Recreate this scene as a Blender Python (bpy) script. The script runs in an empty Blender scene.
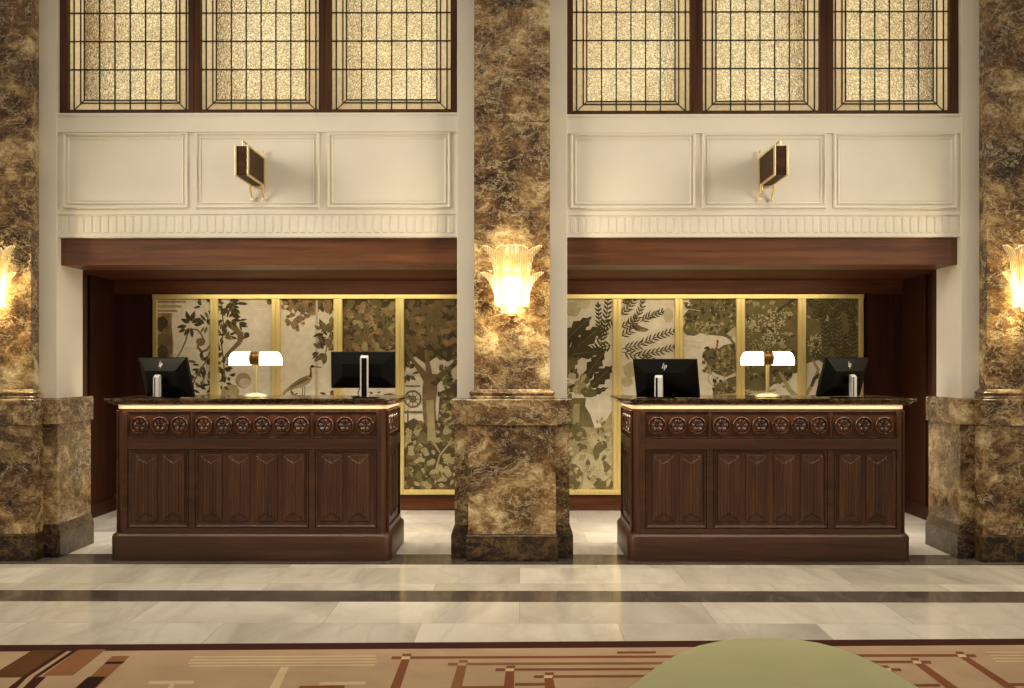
import bpy, bmesh, math, random
from mathutils import Vector, Matrix

# ------------------------------------------------------------------ camera, world, lights, exposure
sc = bpy.context.scene
col = sc.collection
F, HY, CH, TH = 1072.5, 365.0, 1.378, 0.007      # focal (px of a 1024 frame), horizon row, eye height, yaw
cam_d = bpy.data.cameras.new('camera'); cam = bpy.data.objects.new('camera', cam_d); col.objects.link(cam)
cam.location = (0, 0, CH); cam.rotation_euler = (math.pi / 2, 0, TH)
cam_d.sensor_width = 36; cam_d.lens = F / 1024 * 36; cam_d.shift_y = (HY - 344) / 1024
cam_d.clip_end = 100
sc.camera = cam

w = bpy.data.worlds.new('world'); sc.world = w; w.use_nodes = True
bg = w.node_tree.nodes['Background']; bg.inputs[0].default_value = (1.0, .885, .72, 1); bg.inputs[1].default_value = .345

def area(name, loc, target, sx, sy, power, colr, spread=180):
    d = bpy.data.lights.new(name, 'AREA'); d.shape = 'RECTANGLE'; d.size = sx; d.size_y = sy; d.energy = power; d.color = colr; d.spread = math.radians(spread)
    o = bpy.data.objects.new(name, d); col.objects.link(o); o.location = loc
    o.rotation_euler = (Vector(target) - Vector(loc)).to_track_quat('-Z', 'Y').to_euler()
    return o
def point(name, loc, power, colr, rad=.03):
    d = bpy.data.lights.new(name, 'POINT'); d.energy = power; d.color = colr; d.shadow_soft_size = rad
    o = bpy.data.objects.new(name, d); col.objects.link(o); o.location = loc
    return o
for sx in (-1, 1):
    area('lobby_chandelier_%s' % ('left' if sx < 0 else 'right'), (sx * 4.0, 5.7, 3.2), (-sx * 3.2, 8.3, 1.2), 1.2, 1.6, 25, (1, .92, .81), 84)  # added fill lights for the white pier returns, no real fixture
area('lobby_floor_wash', (0, 6.1, 5.6), (0, 6.2, 0), 9, 1.6, 84, (1, .9, .76), 75)
for nm, x in (('mural_wash_left', -1.95), ('mural_wash_right', 1.8)):
    area(nm, (x, 9.62, 2.16), (x, 10.15, 1.2), 2.5, .06, 10, (1, .87, .64))
    area(nm + '_soffit', (x, 7.98, 2.095), (x, 7.98, 0), 1.9, .12, 6, (1, .92, .80))  # added fill under the beam to brighten the bay's side faces
    area(nm + '_floor', (x, 8.9, 2.17), (x, 8.9, 0), 2.7, .3, 62, (1, .92, .80), 110)

sc.view_settings.view_transform = 'Standard'
sc.view_settings.look = 'None'
sc.view_settings.exposure = 0.0
sc.view_settings.gamma = 1.0
sc.view_settings.use_curve_mapping = False
try:
    sc.cycles.use_denoising = True
    sc.cycles.max_bounces = 10
    sc.cycles.sample_clamp_indirect = 4.0
except Exception:
    pass

# ------------------------------------------------------------------ helpers
def P(px, py, Y):
    """pixel of the 1024x688 photograph -> (X, Z) on the vertical plane at distance Y"""
    dx = (px - 512) / F; dz = (HY - py) / F
    t = Y / (dx * math.sin(TH) + math.cos(TH))
    return ((dx * math.cos(TH) - math.sin(TH)) * t, CH + dz * t)
def PX(px, Y): return P(px, HY, Y)[0]
def PZ(py, Y): return CH + (HY - py) / F * Y
def G(px, py, z=0.0):
    dx = (px - 512) / F; dz = (HY - py) / F
    t = (z - CH) / dz
    return ((dx * math.cos(TH) - math.sin(TH)) * t, (dx * math.sin(TH) + math.cos(TH)) * t)

class MB:
    def __init__(s): s.bm = bmesh.new()
    def face(s, pts, mi=0):
        f = s.bm.faces.new([s.bm.verts.new(p) for p in pts]); f.material_index = mi; return f
    def box(s, x0, x1, y0, y1, z0, z1, mi=0):
        v = [s.bm.verts.new(p) for p in ((x0,y0,z0),(x1,y0,z0),(x1,y1,z0),(x0,y1,z0),(x0,y0,z1),(x1,y0,z1),(x1,y1,z1),(x0,y1,z1))]
        for q in ((0,3,2,1),(4,5,6,7),(0,1,5,4),(1,2,6,5),(2,3,7,6),(3,0,4,7)):
            s.bm.faces.new([v[i] for i in q]).material_index = mi
        return v
    def loft(s, rings, cap0=True, cap1=True, mi=0, closed=True):
        R = [[s.bm.verts.new(p) for p in r] for r in rings]
        n = len(R[0])
        for a, b in zip(R, R[1:]):
            for i in range(n if closed else n - 1):
                j = (i + 1) % n
                s.bm.faces.new((a[i], a[j], b[j], b[i])).material_index = mi
        if cap0: s.bm.faces.new(list(reversed(R[0]))).material_index = mi
        if cap1: s.bm.faces.new(R[-1]).material_index = mi
    def lathe(s, prof, c=(0,0,0), n=28, axis='z', mi=0):
        rings = []
        for r, h in prof:
            ring = []
            for i in range(n):
                a = 2 * math.pi * i / n
                if axis == 'z': p = (c[0] + r*math.cos(a), c[1] + r*math.sin(a), c[2] + h)
                elif axis == 'y': p = (c[0] + r*math.cos(a), c[1] + h, c[2] + r*math.sin(a))
                else: p = (c[0] + h, c[1] + r*math.cos(a), c[2] + r*math.sin(a))
                ring.append(p)
            rings.append(ring)
        s.loft(rings, mi=mi)
    def tube(s, pts, r, n=10, mi=0):
        pts = [Vector(p) for p in pts]; rr = r if isinstance(r, (list, tuple)) else [r] * len(pts)
        rings = []; up = None
        for i, p in enumerate(pts):
            d = (pts[min(i+1, len(pts)-1)] - pts[max(i-1, 0)]).normalized()
            if up is None: up = Vector((0, 0, 1)) if abs(d.z) < .9 else Vector((1, 0, 0))
            a = d.cross(up).normalized(); b = a.cross(d).normalized(); up = b
            rings.append([p + (a*math.cos(t) + b*math.sin(t)) * rr[i] for t in [2*math.pi*k/n for k in range(n)]])
        s.loft(rings, mi=mi)
    def grid(s, fn, nu, nv, mi=0):
        V = [[s.bm.verts.new(fn(i/nu, j/nv)) for j in range(nv+1)] for i in range(nu+1)]
        for i in range(nu):
            for j in range(nv):
                s.bm.faces.new((V[i][j], V[i+1][j], V[i+1][j+1], V[i][j+1])).material_index = mi
    def build(s, name, mats, parent=None, smooth=None, bevel=0, solid=0, recalc=True, loc=None):
        if recalc: bmesh.ops.recalc_face_normals(s.bm, faces=s.bm.faces)
        me = bpy.data.meshes.new(name); s.bm.to_mesh(me); s.bm.free()
        for m in (mats if isinstance(mats, (list, tuple)) else [mats]): me.materials.append(m)
        if smooth is not None:
            for p in me.polygons: p.use_smooth = True
            me.set_sharp_from_angle(angle=math.radians(smooth))
        o = bpy.data.objects.new(name, me); col.objects.link(o)
        if parent is not None: o.parent = parent
        if loc is not None: o.location = loc
        if solid:
            m = o.modifiers.new('solid', 'SOLIDIFY'); m.thickness = solid; m.offset = 0
        if bevel:
            m = o.modifiers.new('bevel', 'BEVEL'); m.width = bevel; m.segments = 2; m.limit_method = 'ANGLE'; m.angle_limit = math.radians(40)
        return o

def tag(o, label, cat, group=None, kind=None):
    o['label'] = label; o['category'] = cat
    if group: o['group'] = group
    if kind: o['kind'] = kind
    return o
def empty(name, loc, label, cat, group=None, kind=None, rz=0):
    o = bpy.data.objects.new(name, None); col.objects.link(o); o.location = loc; o.rotation_euler = (0, 0, rz)
    o.empty_display_size = .1
    return tag(o, label, cat, group, kind)
def dup(o, loc=None, label=None, parent=None):
    c = o.copy(); col.objects.link(c)
    if parent is not None: c.parent = parent
    if loc is not None: c.location = loc
    if label: c['label'] = label
    for ch in list(o.children): dup(ch, parent=c)
    return c
def part(src, parent, loc, rz=None):
    c = src.copy(); col.objects.link(c); c.parent = parent; c.location = loc
    if rz is not None: c.rotation_euler = (0, 0, rz)
    return c

# ------------------------------------------------------------------ materials
def lin(r, g, b):
    f = lambda c: (c/255/12.92) if c/255 <= .04045 else ((c/255 + .055)/1.055) ** 2.4
    return (f(r), f(g), f(b), 1)
class NT:
    def __init__(s, name):
        s.m = bpy.data.materials.new(name); s.m.use_nodes = True
        s.t = s.m.node_tree; s.b = s.t.nodes['Principled BSDF']; s.out = s.t.nodes['Material Output']
    def n(s, typ, **kw):
        nd = s.t.nodes.new(typ)
        for k, v in kw.items(): setattr(nd, k, v)
        return nd
    def l(s, a, b): s.t.links.new(a, b)
    def coords(s, scale=(1,1,1), rnd=0.0, kind='Object'):
        tc = s.n('ShaderNodeTexCoord'); mp = s.n('ShaderNodeMapping'); mp.inputs['Scale'].default_value = scale
        s.l(tc.outputs[kind], mp.inputs['Vector'])
        if rnd:
            oi = s.n('ShaderNodeObjectInfo'); mu = s.n('ShaderNodeMath', operation='MULTIPLY'); mu.inputs[1].default_value = rnd
            s.l(oi.outputs['Random'], mu.inputs[0])
            cx = s.n('ShaderNodeCombineXYZ')
            for i in range(3): s.l(mu.outputs[0], cx.inputs[i])
            s.l(cx.outputs[0], mp.inputs['Location'])
        return mp.outputs[0]
    def noise(s, vec, scale, detail=6, rough=.55, dist=0):
        nd = s.n('ShaderNodeTexNoise'); nd.inputs['Scale'].default_value = scale; nd.inputs['Detail'].default_value = detail
        nd.inputs['Roughness'].default_value = rough; nd.inputs['Distortion'].default_value = dist
        s.l(vec, nd.inputs['Vector']); return nd
    def ramp(s, fac, stops, interp='LINEAR'):
        r = s.n('ShaderNodeValToRGB'); e = r.color_ramp.elements; r.color_ramp.interpolation = interp
        while len(e) < len(stops): e.new(.5)
        for i, (p, c) in enumerate(stops): e[i].position = p; e[i].color = c
        s.l(fac, r.inputs[0]); return r.outputs[0]
    def mix(s, fac, a, b, mode='MIX'):
        m = s.n('ShaderNodeMix', data_type='RGBA', blend_type=mode)
        for i, v in ((0, fac), (6, a), (7, b)):
            if isinstance(v, (int, float)): m.inputs[i].default_value = v
            elif isinstance(v, tuple): m.inputs[i].default_value = v
            else: s.l(v, m.inputs[i])
        return m.outputs[2]
    def ridge(s, noise_out, width):
        a = s.n('ShaderNodeMath', operation='SUBTRACT'); a.inputs[1].default_value = .5; s.l(noise_out, a.inputs[0])
        b = s.n('ShaderNodeMath', operation='ABSOLUTE'); s.l(a.outputs[0], b.inputs[0])
        return s.ramp(b.outputs[0], [(0, (1,1,1,1)), (width, (0,0,0,1))])
    def bump(s, h, strength, dist=.01):
        b = s.n('ShaderNodeBump'); b.inputs['Strength'].default_value = strength; b.inputs['Distance'].default_value = dist
        s.l(h, b.inputs['Height']); s.l(b.outputs[0], s.b.inputs['Normal'])
    def set(s, color=None, rough=None, metal=None, spec=None, **kw):
        if color is not None:
            if isinstance(color, tuple): s.b.inputs['Base Color'].default_value = color
            else: s.l(color, s.b.inputs['Base Color'])
        if rough is not None: s.b.inputs['Roughness'].default_value = rough
        if metal is not None: s.b.inputs['Metallic'].default_value = metal
        if spec is not None: s.b.inputs['Specular IOR Level'].default_value = spec
        for k, v in kw.items(): s.b.inputs[k].default_value = v
        return s.m

def brown_marble(name, dark=False, k=1.0):
    t = NT(name); v = t.coords((1, 1, 1.35), 40)
    wv = t.noise(v, 2.6, 5, .6)
    warp = t.n('ShaderNodeVectorMath', operation='MULTIPLY_ADD'); warp.inputs[1].default_value = (.36, .36, .30)
    t.l(wv.outputs['Color'], warp.inputs[0]); t.l(v, warp.inputs[2])
    vv = warp.outputs[0]
    n0 = t.noise(vv, 1.7, 3, .5); n1 = t.noise(vv, 4.4, 15, .66, .4)
    mx = t.n('ShaderNodeMath', operation='MULTIPLY_ADD'); mx.inputs[1].default_value = .6; t.l(n0.outputs[0], mx.inputs[0])
    sb = t.n('ShaderNodeMath', operation='MULTIPLY_ADD'); sb.inputs[1].default_value = 1.15; sb.inputs[2].default_value = -.375; t.l(n1.outputs[0], sb.inputs[0]); t.l(sb.outputs[0], mx.inputs[2])
    if dark:
        c = t.ramp(mx.outputs[0], [(.36, lin(20,12,7)), (.48, lin(40,26,15)), (.57, lin(58,39,23)), (.70, lin(98,74,46))])
    else:
        c = t.ramp(mx.outputs[0], [(.30, lin(46,29,16)), (.42, lin(84,58,35)), (.52, lin(116,86,53)), (.60, lin(160,128,84)), (.72, lin(222,200,152))])
    vein = lin(216,196,152) if not dark else lin(140,114,78)
    for sc_, dt, w_, st, col_ in ((2.4, 10, .014, .6, vein), (6.5, 10, .02, .42, vein), (15, 8, .022, .3, vein), (10, 10, .02, .5, lin(36,22,12)), (22, 6, .03, .35, lin(36,22,12))):
        n = t.noise(vv, sc_, dt, .62, .3)
        c = t.mix(t.mix(1.0, t.ridge(n.outputs[0], w_), (st, st, st, 1), 'MULTIPLY'), c, col_)
    n5 = t.noise(v, 55, 5, .65)
    c = t.mix(.45, c, t.mix(1.0, c, t.ramp(n5.outputs[0], [(.32, (.4,.4,.4,1)), (.68, (1.5,1.5,1.5,1))]), 'MULTIPLY'))
    return t.set(c, .3 if dark else .18, spec=.3 if dark else .42)

def wood(name, c0, c1, c2, axis='z', rough=.32, rnd=12, spec=.4):
    t = NT(name)
    s = {'z': (14, 14, .9), 'x': (.9, 14, 14), 'y': (14, .9, 14)}[axis]
    v = t.coords(s, rnd)
    n1 = t.noise(v, 1.2, 8, .6, .5); n2 = t.noise(v, 6, 6, .65, .2)
    c = t.ramp(n1.outputs[0], [(.3, c0), (.5, c1), (.72, c2)])
    c = t.mix(.35, c, t.mix(1.0, c, t.ramp(n2.outputs[0], [(.3, (.45,.45,.45,1)), (.7, (1.35,1.35,1.35,1))]), 'MULTIPLY'))
    t.bump(n2.outputs[0], .05, .004)
    return t.set(c, rough, spec=spec)

M = {}
M['marble'] = brown_marble('brown_veined_marble')
M['marble_dark'] = brown_marble('dark_brown_marble', True)
M['desk_wood'] = wood('mahogany_upright', lin(56,32,17), lin(75,45,25), lin(93,59,35), 'z', .36)
M['desk_wood_x'] = wood('mahogany_level', lin(52,30,16), lin(69,41,22), lin(84,53,31), 'x', .36)
M['beam_wood'] = wood('walnut_beam', lin(80,46,24), lin(104,63,35), lin(124,79,46), 'x', .4)
M['carved_wood'] = wood('polished_carved_mahogany', lin(60,33,17), lin(80,46,26), lin(98,60,36), 'z', .2, spec=.6)
M['alcove_wood'] = wood('dark_alcove_panelling', lin(38,17,8), lin(50,23,11), lin(62,30,16), 'z', .5, spec=.2)
M['alcove_wood_x'] = wood('dark_alcove_panelling_level', lin(66,35,19), lin(84,47,27), lin(98,58,35), 'x', .55, spec=.15)
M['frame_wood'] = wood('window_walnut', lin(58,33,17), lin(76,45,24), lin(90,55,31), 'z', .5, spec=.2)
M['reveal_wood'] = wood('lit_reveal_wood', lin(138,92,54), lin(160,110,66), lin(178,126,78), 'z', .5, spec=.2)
M['box_wood'] = wood('walnut_box', lin(46,29,15), lin(64,40,22), lin(78,50,29), 'x', .55, spec=.12)

t = NT('ivory_plaster'); v = t.coords((1,1,1)); n = t.noise(v, 3, 4)
M['white'] = t.set(t.ramp(n.outputs[0], [(.3, lin(221,212,192)), (.7, lin(228,219,200))]), .5, spec=.3)

t = NT('brushed_brass'); v = t.coords((60, 60, 1.2)); n = t.noise(v, 3, 4)
M['brass'] = t.set(t.ramp(n.outputs[0], [(.3, lin(222,198,120)), (.7, lin(240,220,150))]), .45, .75)
t = NT('polished_gold'); v = t.coords((1,1,1)); n = t.noise(v, 8, 3)
M['gold'] = t.set(t.ramp(n.outputs[0], [(.3, lin(218,192,130)), (.7, lin(236,214,160))]), .38, .9)
t = NT('pale_brass'); v = t.coords((1,1,1)); n = t.noise(v, 9, 3)
M['pale_brass'] = t.set(t.ramp(n.outputs[0], [(.3, lin(214,196,132)), (.7, lin(228,212,154))]), .38, .85)
t = NT('dark_bronze'); v = t.coords((1,1,1)); n = t.noise(v, 9, 3)
M['bronze'] = t.set(t.ramp(n.outputs[0], [(.3, lin(120,86,40)), (.7, lin(146,108,56))]), .35, .9)
t = NT('lead_came'); v = t.coords((1,1,1)); n = t.noise(v, 20, 3)
M['lead'] = t.set(t.ramp(n.outputs[0], [(.3, lin(34,26,18)), (.7, lin(50,38,26))]), .5, .3)
t = NT('black_plastic'); v = t.coords((1,1,1)); n = t.noise(v, 90, 3)
M['black'] = t.set(t.ramp(n.outputs[0], [(.3, lin(10,8,6)), (.7, lin(13,10,8))]), .45, spec=.12)
t = NT('silver_plastic'); v = t.coords((1,1,1)); n = t.noise(v, 40, 3)
M['silver'] = t.set(t.ramp(n.outputs[0], [(.3, lin(205,202,196)), (.7, lin(218,215,209))]), .3, .15)
t = NT('dark_screen'); v = t.coords((1,1,1)); n = t.noise(v, 30, 2)
M['screen'] = t.set(t.ramp(n.outputs[0], [(.3, lin(10,10,12)), (.7, lin(14,14,16))]), .15)
t = NT('green_velvet'); v = t.coords((1,1,1)); n = t.noise(v, 5, 5); n2 = t.noise(v, 260, 3)
t.bump(n2.outputs[0], .15, .003)
M['velvet'] = t.set(t.ramp(n.outputs[0], [(.3, lin(206,203,152)), (.7, lin(216,212,160))]), .85, spec=.2, **{'Sheen Weight': .25, 'Sheen Roughness': .5})
M['velvet'].node_tree.nodes['Principled BSDF'].inputs['Sheen Tint'].default_value = lin(196, 200, 150)

def emit(name, c, strength, base=None):
    t = NT(name); v = t.coords((1,1,1)); n = t.noise(v, 6, 3)
    t.l(t.ramp(n.outputs[0], [(.3, tuple(x*.95 for x in c[:3]) + (1,)), (.7, c)]), t.b.inputs['Emission Color'])
    t.set(base or c, .4); t.b.inputs['Emission Strength'].default_value = strength
    return t.m
M['shade'] = emit('lit_opal_glass', lin(255,240,212), 4.6, lin(240,232,214))
M['led'] = emit('led_diffuser', lin(255,208,162), .55)  # emission put in for LED light falling on the wood band
M['bulb'] = emit('lit_bulb', lin(255,232,180), 5)

# leaded glass
def pane_glass(name, bump_s, rough, tint):
    t = NT(name); v = t.coords((1,1,1), 7)
    n = t.noise(v, 62, 3, .55, 1.0); n2 = t.noise(v, 9, 4, .6)
    t.bump(n.outputs[0], bump_s, .02)
    c = t.ramp(n.outputs[0], [(.36, tuple(x * .5 for x in tint[:3]) + (1,)), (.62, tint)])
    c = t.mix(1.0, c, t.ramp(n2.outputs[0], [(.35, (.84, .84, .84, 1)), (.65, (1, 1, 1, 1))]), 'MULTIPLY')
    return t.set(c, rough, **{'Transmission Weight': 1.0, 'IOR': 1.35})
M['glass'] = pane_glass('hammered_glass', .8, .04, lin(232,228,214))
t = NT('opal_border_glass'); v = t.coords((1,1,1), 7); n = t.noise(v, 40, 3)
tr = t.n('ShaderNodeBsdfTranslucent'); t.l(t.ramp(n.outputs[0], [(.3, lin(236,228,206)), (.7, lin(254,250,236))]), tr.inputs[0])
mx = t.n('ShaderNodeMixShader'); mx.inputs[0].default_value = .06; gl = t.n('ShaderNodeBsdfGlossy'); gl.inputs['Roughness'].default_value = .15
t.l(tr.outputs[0], mx.inputs[1]); t.l(gl.outputs[0], mx.inputs[2]); t.l(mx.outputs[0], t.out.inputs['Surface'])
M['glass_border'] = t.m
t = NT('window_light_panel'); v = t.coords((1,1,1), 9)
n = t.noise(v, 1.6, 4, .6); n2 = t.noise(t.coords((3, 3, .5), 5), 4, 4)
c = t.ramp(n.outputs[0], [(.3, lin(190,166,118)), (.5, lin(220,200,152)), (.7, lin(238,224,184))])
c = t.mix(.4, c, t.ramp(n2.outputs[0], [(.35, lin(178,152,104)), (.65, lin(246,236,204))]))
t.l(c, t.b.inputs['Emission Color']); t.b.inputs['Emission Strength'].default_value = 2.4
M['window_light'] = t.set(lin(220,200,150), .8)

# sconce glass: frosted, lets the bulb shine through
t = NT('ribbed_sconce_glass'); v = t.coords((1,1,1)); n = t.noise(v, 30, 3)
tr = t.n('ShaderNodeBsdfTranslucent'); tr.inputs[0].default_value = lin(255,244,214)
tp = t.n('ShaderNodeBsdfTransparent'); tp.inputs[0].default_value = lin(255,252,242)
gl = t.n('ShaderNodeBsdfGlossy'); gl.inputs['Roughness'].default_value = .2
wv = t.n('ShaderNodeTexWave'); wv.inputs['Scale'].default_value = 26; wv.bands_direction = 'X'; wv.inputs['Distortion'].default_value = .6
t.l(v, wv.inputs['Vector'])
rmp = t.ramp(wv.outputs['Fac'], [(.1, (.97,.97,.97,1)), (.9, (.994,.994,.994,1))])
m1 = t.n('ShaderNodeMixShader'); t.l(rmp, m1.inputs[0]); t.l(tr.outputs[0], m1.inputs[1]); t.l(tp.outputs[0], m1.inputs[2])
m2 = t.n('ShaderNodeMixShader'); m2.inputs[0].default_value = .1; t.l(m1.outputs[0], m2.inputs[1]); t.l(gl.outputs[0], m2.inputs[2])
t.l(m2.outputs[0], t.out.inputs['Surface'])
M['sconce_glass'] = t.m
M['sconce_glass_leaf'] = t.m.copy(); M['sconce_glass_leaf'].name = 'ribbed_sconce_leaf_glass'
for nd in M['sconce_glass_leaf'].node_tree.nodes:
    if nd.type == 'VALTORGB' and nd.color_ramp.elements[0].position < .2:
        nd.color_ramp.elements[0].color = (.54, .54, .54, 1); nd.color_ramp.elements[1].color = (.86, .86, .86, 1)

# floor marble
def floor_marble(name, base, tile_w, tile_h, off=0.0, dark=False):
    t = NT(name); v = t.coords((1,1,1))
    br = t.n('ShaderNodeTexBrick'); br.offset = .5; br.inputs['Scale'].default_value = 1
    br.inputs['Brick Width'].default_value = tile_w; br.inputs['Row Height'].default_value = tile_h
    br.inputs['Mortar Size'].default_value = .0022; br.inputs['Mortar Smooth'].default_value = .3; br.inputs['Bias'].default_value = 0
    mp = t.n('ShaderNodeMapping'); mp.inputs['Location'].default_value = (off, off * .3, 0); t.l(v, mp.inputs['Vector']); t.l(mp.outputs[0], br.inputs['Vector'])
    br.inputs['Color1'].default_value = (0, 0, 0, 1); br.inputs['Color2'].default_value = (1, 1, 1, 1); br.inputs['Mortar'].default_value = (.5, .5, .5, 1)
    sh = t.n('ShaderNodeVectorMath', operation='MULTIPLY_ADD'); sh.inputs[1].default_value = (7, 7, 7)
    t.l(br.outputs['Color'], sh.inputs[0]); t.l(v, sh.inputs[2])
    rot = t.n('ShaderNodeMapping'); rot.inputs['Rotation'].default_value = (0, 0, .75); rot.inputs['Scale'].default_value = (1.0, .32, 1); t.l(sh.outputs[0], rot.inputs['Vector'])
    vv = rot.outputs[0]
    n1 = t.noise(vv, 1.7, 8, .58, .9); n2 = t.noise(vv, 3.2, 8, .55, .5)
    if dark:
        c = t.ramp(n1.outputs[0], [(.3, lin(64,58,52)), (.55, lin(88,80,72)), (.75, lin(112,103,92))]); vein = lin(132,122,108); rr = .016
    else:
        c = t.ramp(n1.outputs[0], [(.28, lin(166,158,146)), (.44, lin(200,192,176)), (.6, lin(216,208,192)), (.75, lin(224,217,203))]); vein = lin(190,179,160); rr = .05
    c = t.mix(t.mix(1.0, t.ridge(n2.outputs[0], rr), (.4,.4,.4,1), 'MULTIPLY'), c, vein)
    c = t.mix(1.0, c, t.ramp(br.outputs['Color'], [(0, (.80,.79,.78,1)), (1, (1.03,1.03,1.03,1))]), 'MULTIPLY')
    c = t.mix(t.mix(1.0, br.outputs['Fac'], (.55,.55,.55,1), 'MULTIPLY'), c, lin(120,108,90) if not dark else lin(50,44,38))
    return t.set(c, .13, spec=.5)
M['floor'] = floor_marble('cream_floor_marble', None, 1.05, .52)
M['floor_dark'] = floor_marble('grey_band_marble', None, 1.3, .9, .4, True)

def paint(name, a, b, scale=9):
    t = NT(name); v = t.coords((1,1,1)); n = t.noise(v, scale, 6, .62); n2 = t.noise(v, scale * 6, 4, .6)
    c = t.ramp(n.outputs[0], [(.32, a), (.68, b)])
    c = t.mix(.3, c, t.mix(1.0, c, t.ramp(n2.outputs[0], [(.3, (.6,.6,.6,1)), (.7, (1.25,1.25,1.25,1))]), 'MULTIPLY'))
    return t.set(c, .75, spec=.2)
PM = [paint('mural_canvas', lin(196,184,158), lin(212,201,176), 2.5),          # 0
      paint('mural_dark_leaf', lin(58,50,30), lin(78,68,42)),                    # 1
      paint('mural_olive_leaf', lin(88,80,48), lin(112,100,62)),                 # 2
      paint('mural_brown_leaf', lin(120,96,62), lin(150,122,82)),                # 3
      paint('mural_bark', lin(98,78,52), lin(124,102,70)),                       # 4
      paint('mural_pale_stone', lin(172,158,126), lin(190,176,144)),             # 5
      paint('mural_rust', lin(126,76,44), lin(150,98,60)),                       # 6
      paint('mural_khaki', lin(136,124,84), lin(160,146,104)),                   # 7
      paint('mural_light_khaki', lin(164,152,112), lin(182,170,132)),            # 8
      paint('mural_deep_foliage', lin(62,50,30), lin(92,74,46), 14),
      paint('mural_frond', lin(74,62,38), lin(96,82,52))]             # 9
def rugm(name, r, g, b):
    t = NT(name); v = t.coords((1,1,1)); n = t.noise(v, 3, 6, .6); n2 = t.noise(v, 420, 2)
    c0 = lin(r, g, b); lo = tuple(x * .86 for x in c0[:3]) + (1,); hi = tuple(min(1, x * 1.1) for x in c0[:3]) + (1,)
    t.bump(n2.outputs[0], .4, .004)
    return t.set(t.ramp(n.outputs[0], [(.3, lo), (.7, hi)]), .95, spec=.1)
RM = [rugm('rug_sand', 166,139,109), rugm('rug_border_maroon', 58,27,18), rugm('rug_red_brown', 120,71,46), rugm('rug_dark_brown', 88,54,28),
      rugm('rug_cream', 194,170,132), rugm('rug_blackish', 45,20,14), rugm('rug_tan_brown', 128,86,54)]

# ------------------------------------------------------------------ setting: planes
Y_BASE, Y_DIE, Y_SHAFT, Y_WBASE, Y_WDIE, Y_WHITE, Y_WALL, Y_BEAM = 7.52, 7.535, 7.57, 7.66, 7.675, 7.70, 7.725, 7.77
Y_RET, Y_BACK = 8.16, 10.19
TOP = 5.3
xa, xb = PX(474, Y_SHAFT), PX(550, Y_SHAFT)
HW = (xb - xa) / 2
PC = [PX(31, Y_SHAFT) - HW, (xa + xb) / 2, PX(987, Y_SHAFT) + HW]      # pillar centres
WW = .395                                                               # half width of the white pilaster
Z_CEIL = PZ(280.5, Y_BACK)
Z_BEAM0, Z_BEAM1 = PZ(265, Y_BEAM), PZ(238, Y_BEAM)

# floor: one slab, light slabs with two dark bands let in
mb = MB()
ys = [(-.5, 6.236, 0), (6.236, 6.545, 1), (6.545, 7.40, 0), (7.40, 7.80, 1), (7.80, 10.3, 0)]
for y0, y1, mi in ys: mb.box(-7, 7, y0, y1, -.12, 0, mi)
tag(mb.build('floor', [M['floor'], M['floor_dark']]), 'cream marble floor with two dark grey inlaid bands', 'floor', kind='structure')

# back and side walls of the two desk alcoves
XL, XR = PX(115, Y_BACK), PX(902, Y_BACK)
mb = MB(); mb.box(XL - .1, XR + .1, Y_BACK, Y_BACK + .12, 0, 2.4)
wb = tag(mb.build('wall_back', M['alcove_wood']), 'dark wood panelled rear wall of the desk alcoves', 'wall', kind='structure')
def rail(x0, x1, z0, z1, y0, name, mat, parent=None, bev=.004):
    m = MB(); m.box(x0, x1, y0, Y_BACK, z0, z1); return m.build(name, mat, parent, bevel=bev)
fr = rail(XL, XR, PZ(294, Y_BACK), Z_CEIL, Y_BACK - .03, 'trim_1', M['alcove_wood_x']); tag(fr, 'wood frieze rail above the mural panels', 'trim', kind='structure')
sk = rail(XL, XR, 0, PZ(494.5, Y_BACK), Y_BACK - .03, 'baseboard_back', M['alcove_wood_x']); tag(sk, 'dark wood baseboard under the mural panels', 'baseboard', kind='structure')
for nm, x, s in (('left', XL, -1), ('right', XR, 1)):
    mb = MB(); x0, x1 = sorted((x, x + s * .1)); mb.box(x0, x1, Y_RET, Y_BACK, 0, Z_CEIL + .1)
    pc = PC[0] if s < 0 else PC[2]
    e = pc - s * WW                                   # wood return behind the white pilaster
    a0, a1 = sorted((e, x + s * .1)); mb.box(a0, a1, Y_RET, Y_RET + .08, 0, Z_CEIL + .1)
    xi0, xi1 = sorted((x, x - s * .02))
    mb.box(xi0, xi1, Y_RET + .08, Y_BACK, 0, .12)     # skirting
    for yy in (8.9, 9.55):
        mb.box(xi0, xi1, yy, yy + .05, .12, Z_CEIL)
    tag(mb.build('wall_alcove_' + nm, M['alcove_wood']), 'dark wood side wall of the %s desk alcove' % nm, 'wall', kind='structure')
mb = MB(); mb.box(XL - .1, XR + .1, Y_RET - .02, Y_BACK + .12, Z_CEIL + .002, Z_CEIL + .12)
tag(mb.build('ceiling', M['alcove_wood_x']), 'dark wood ceiling over the desk alcoves', 'ceiling', kind='structure')

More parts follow.
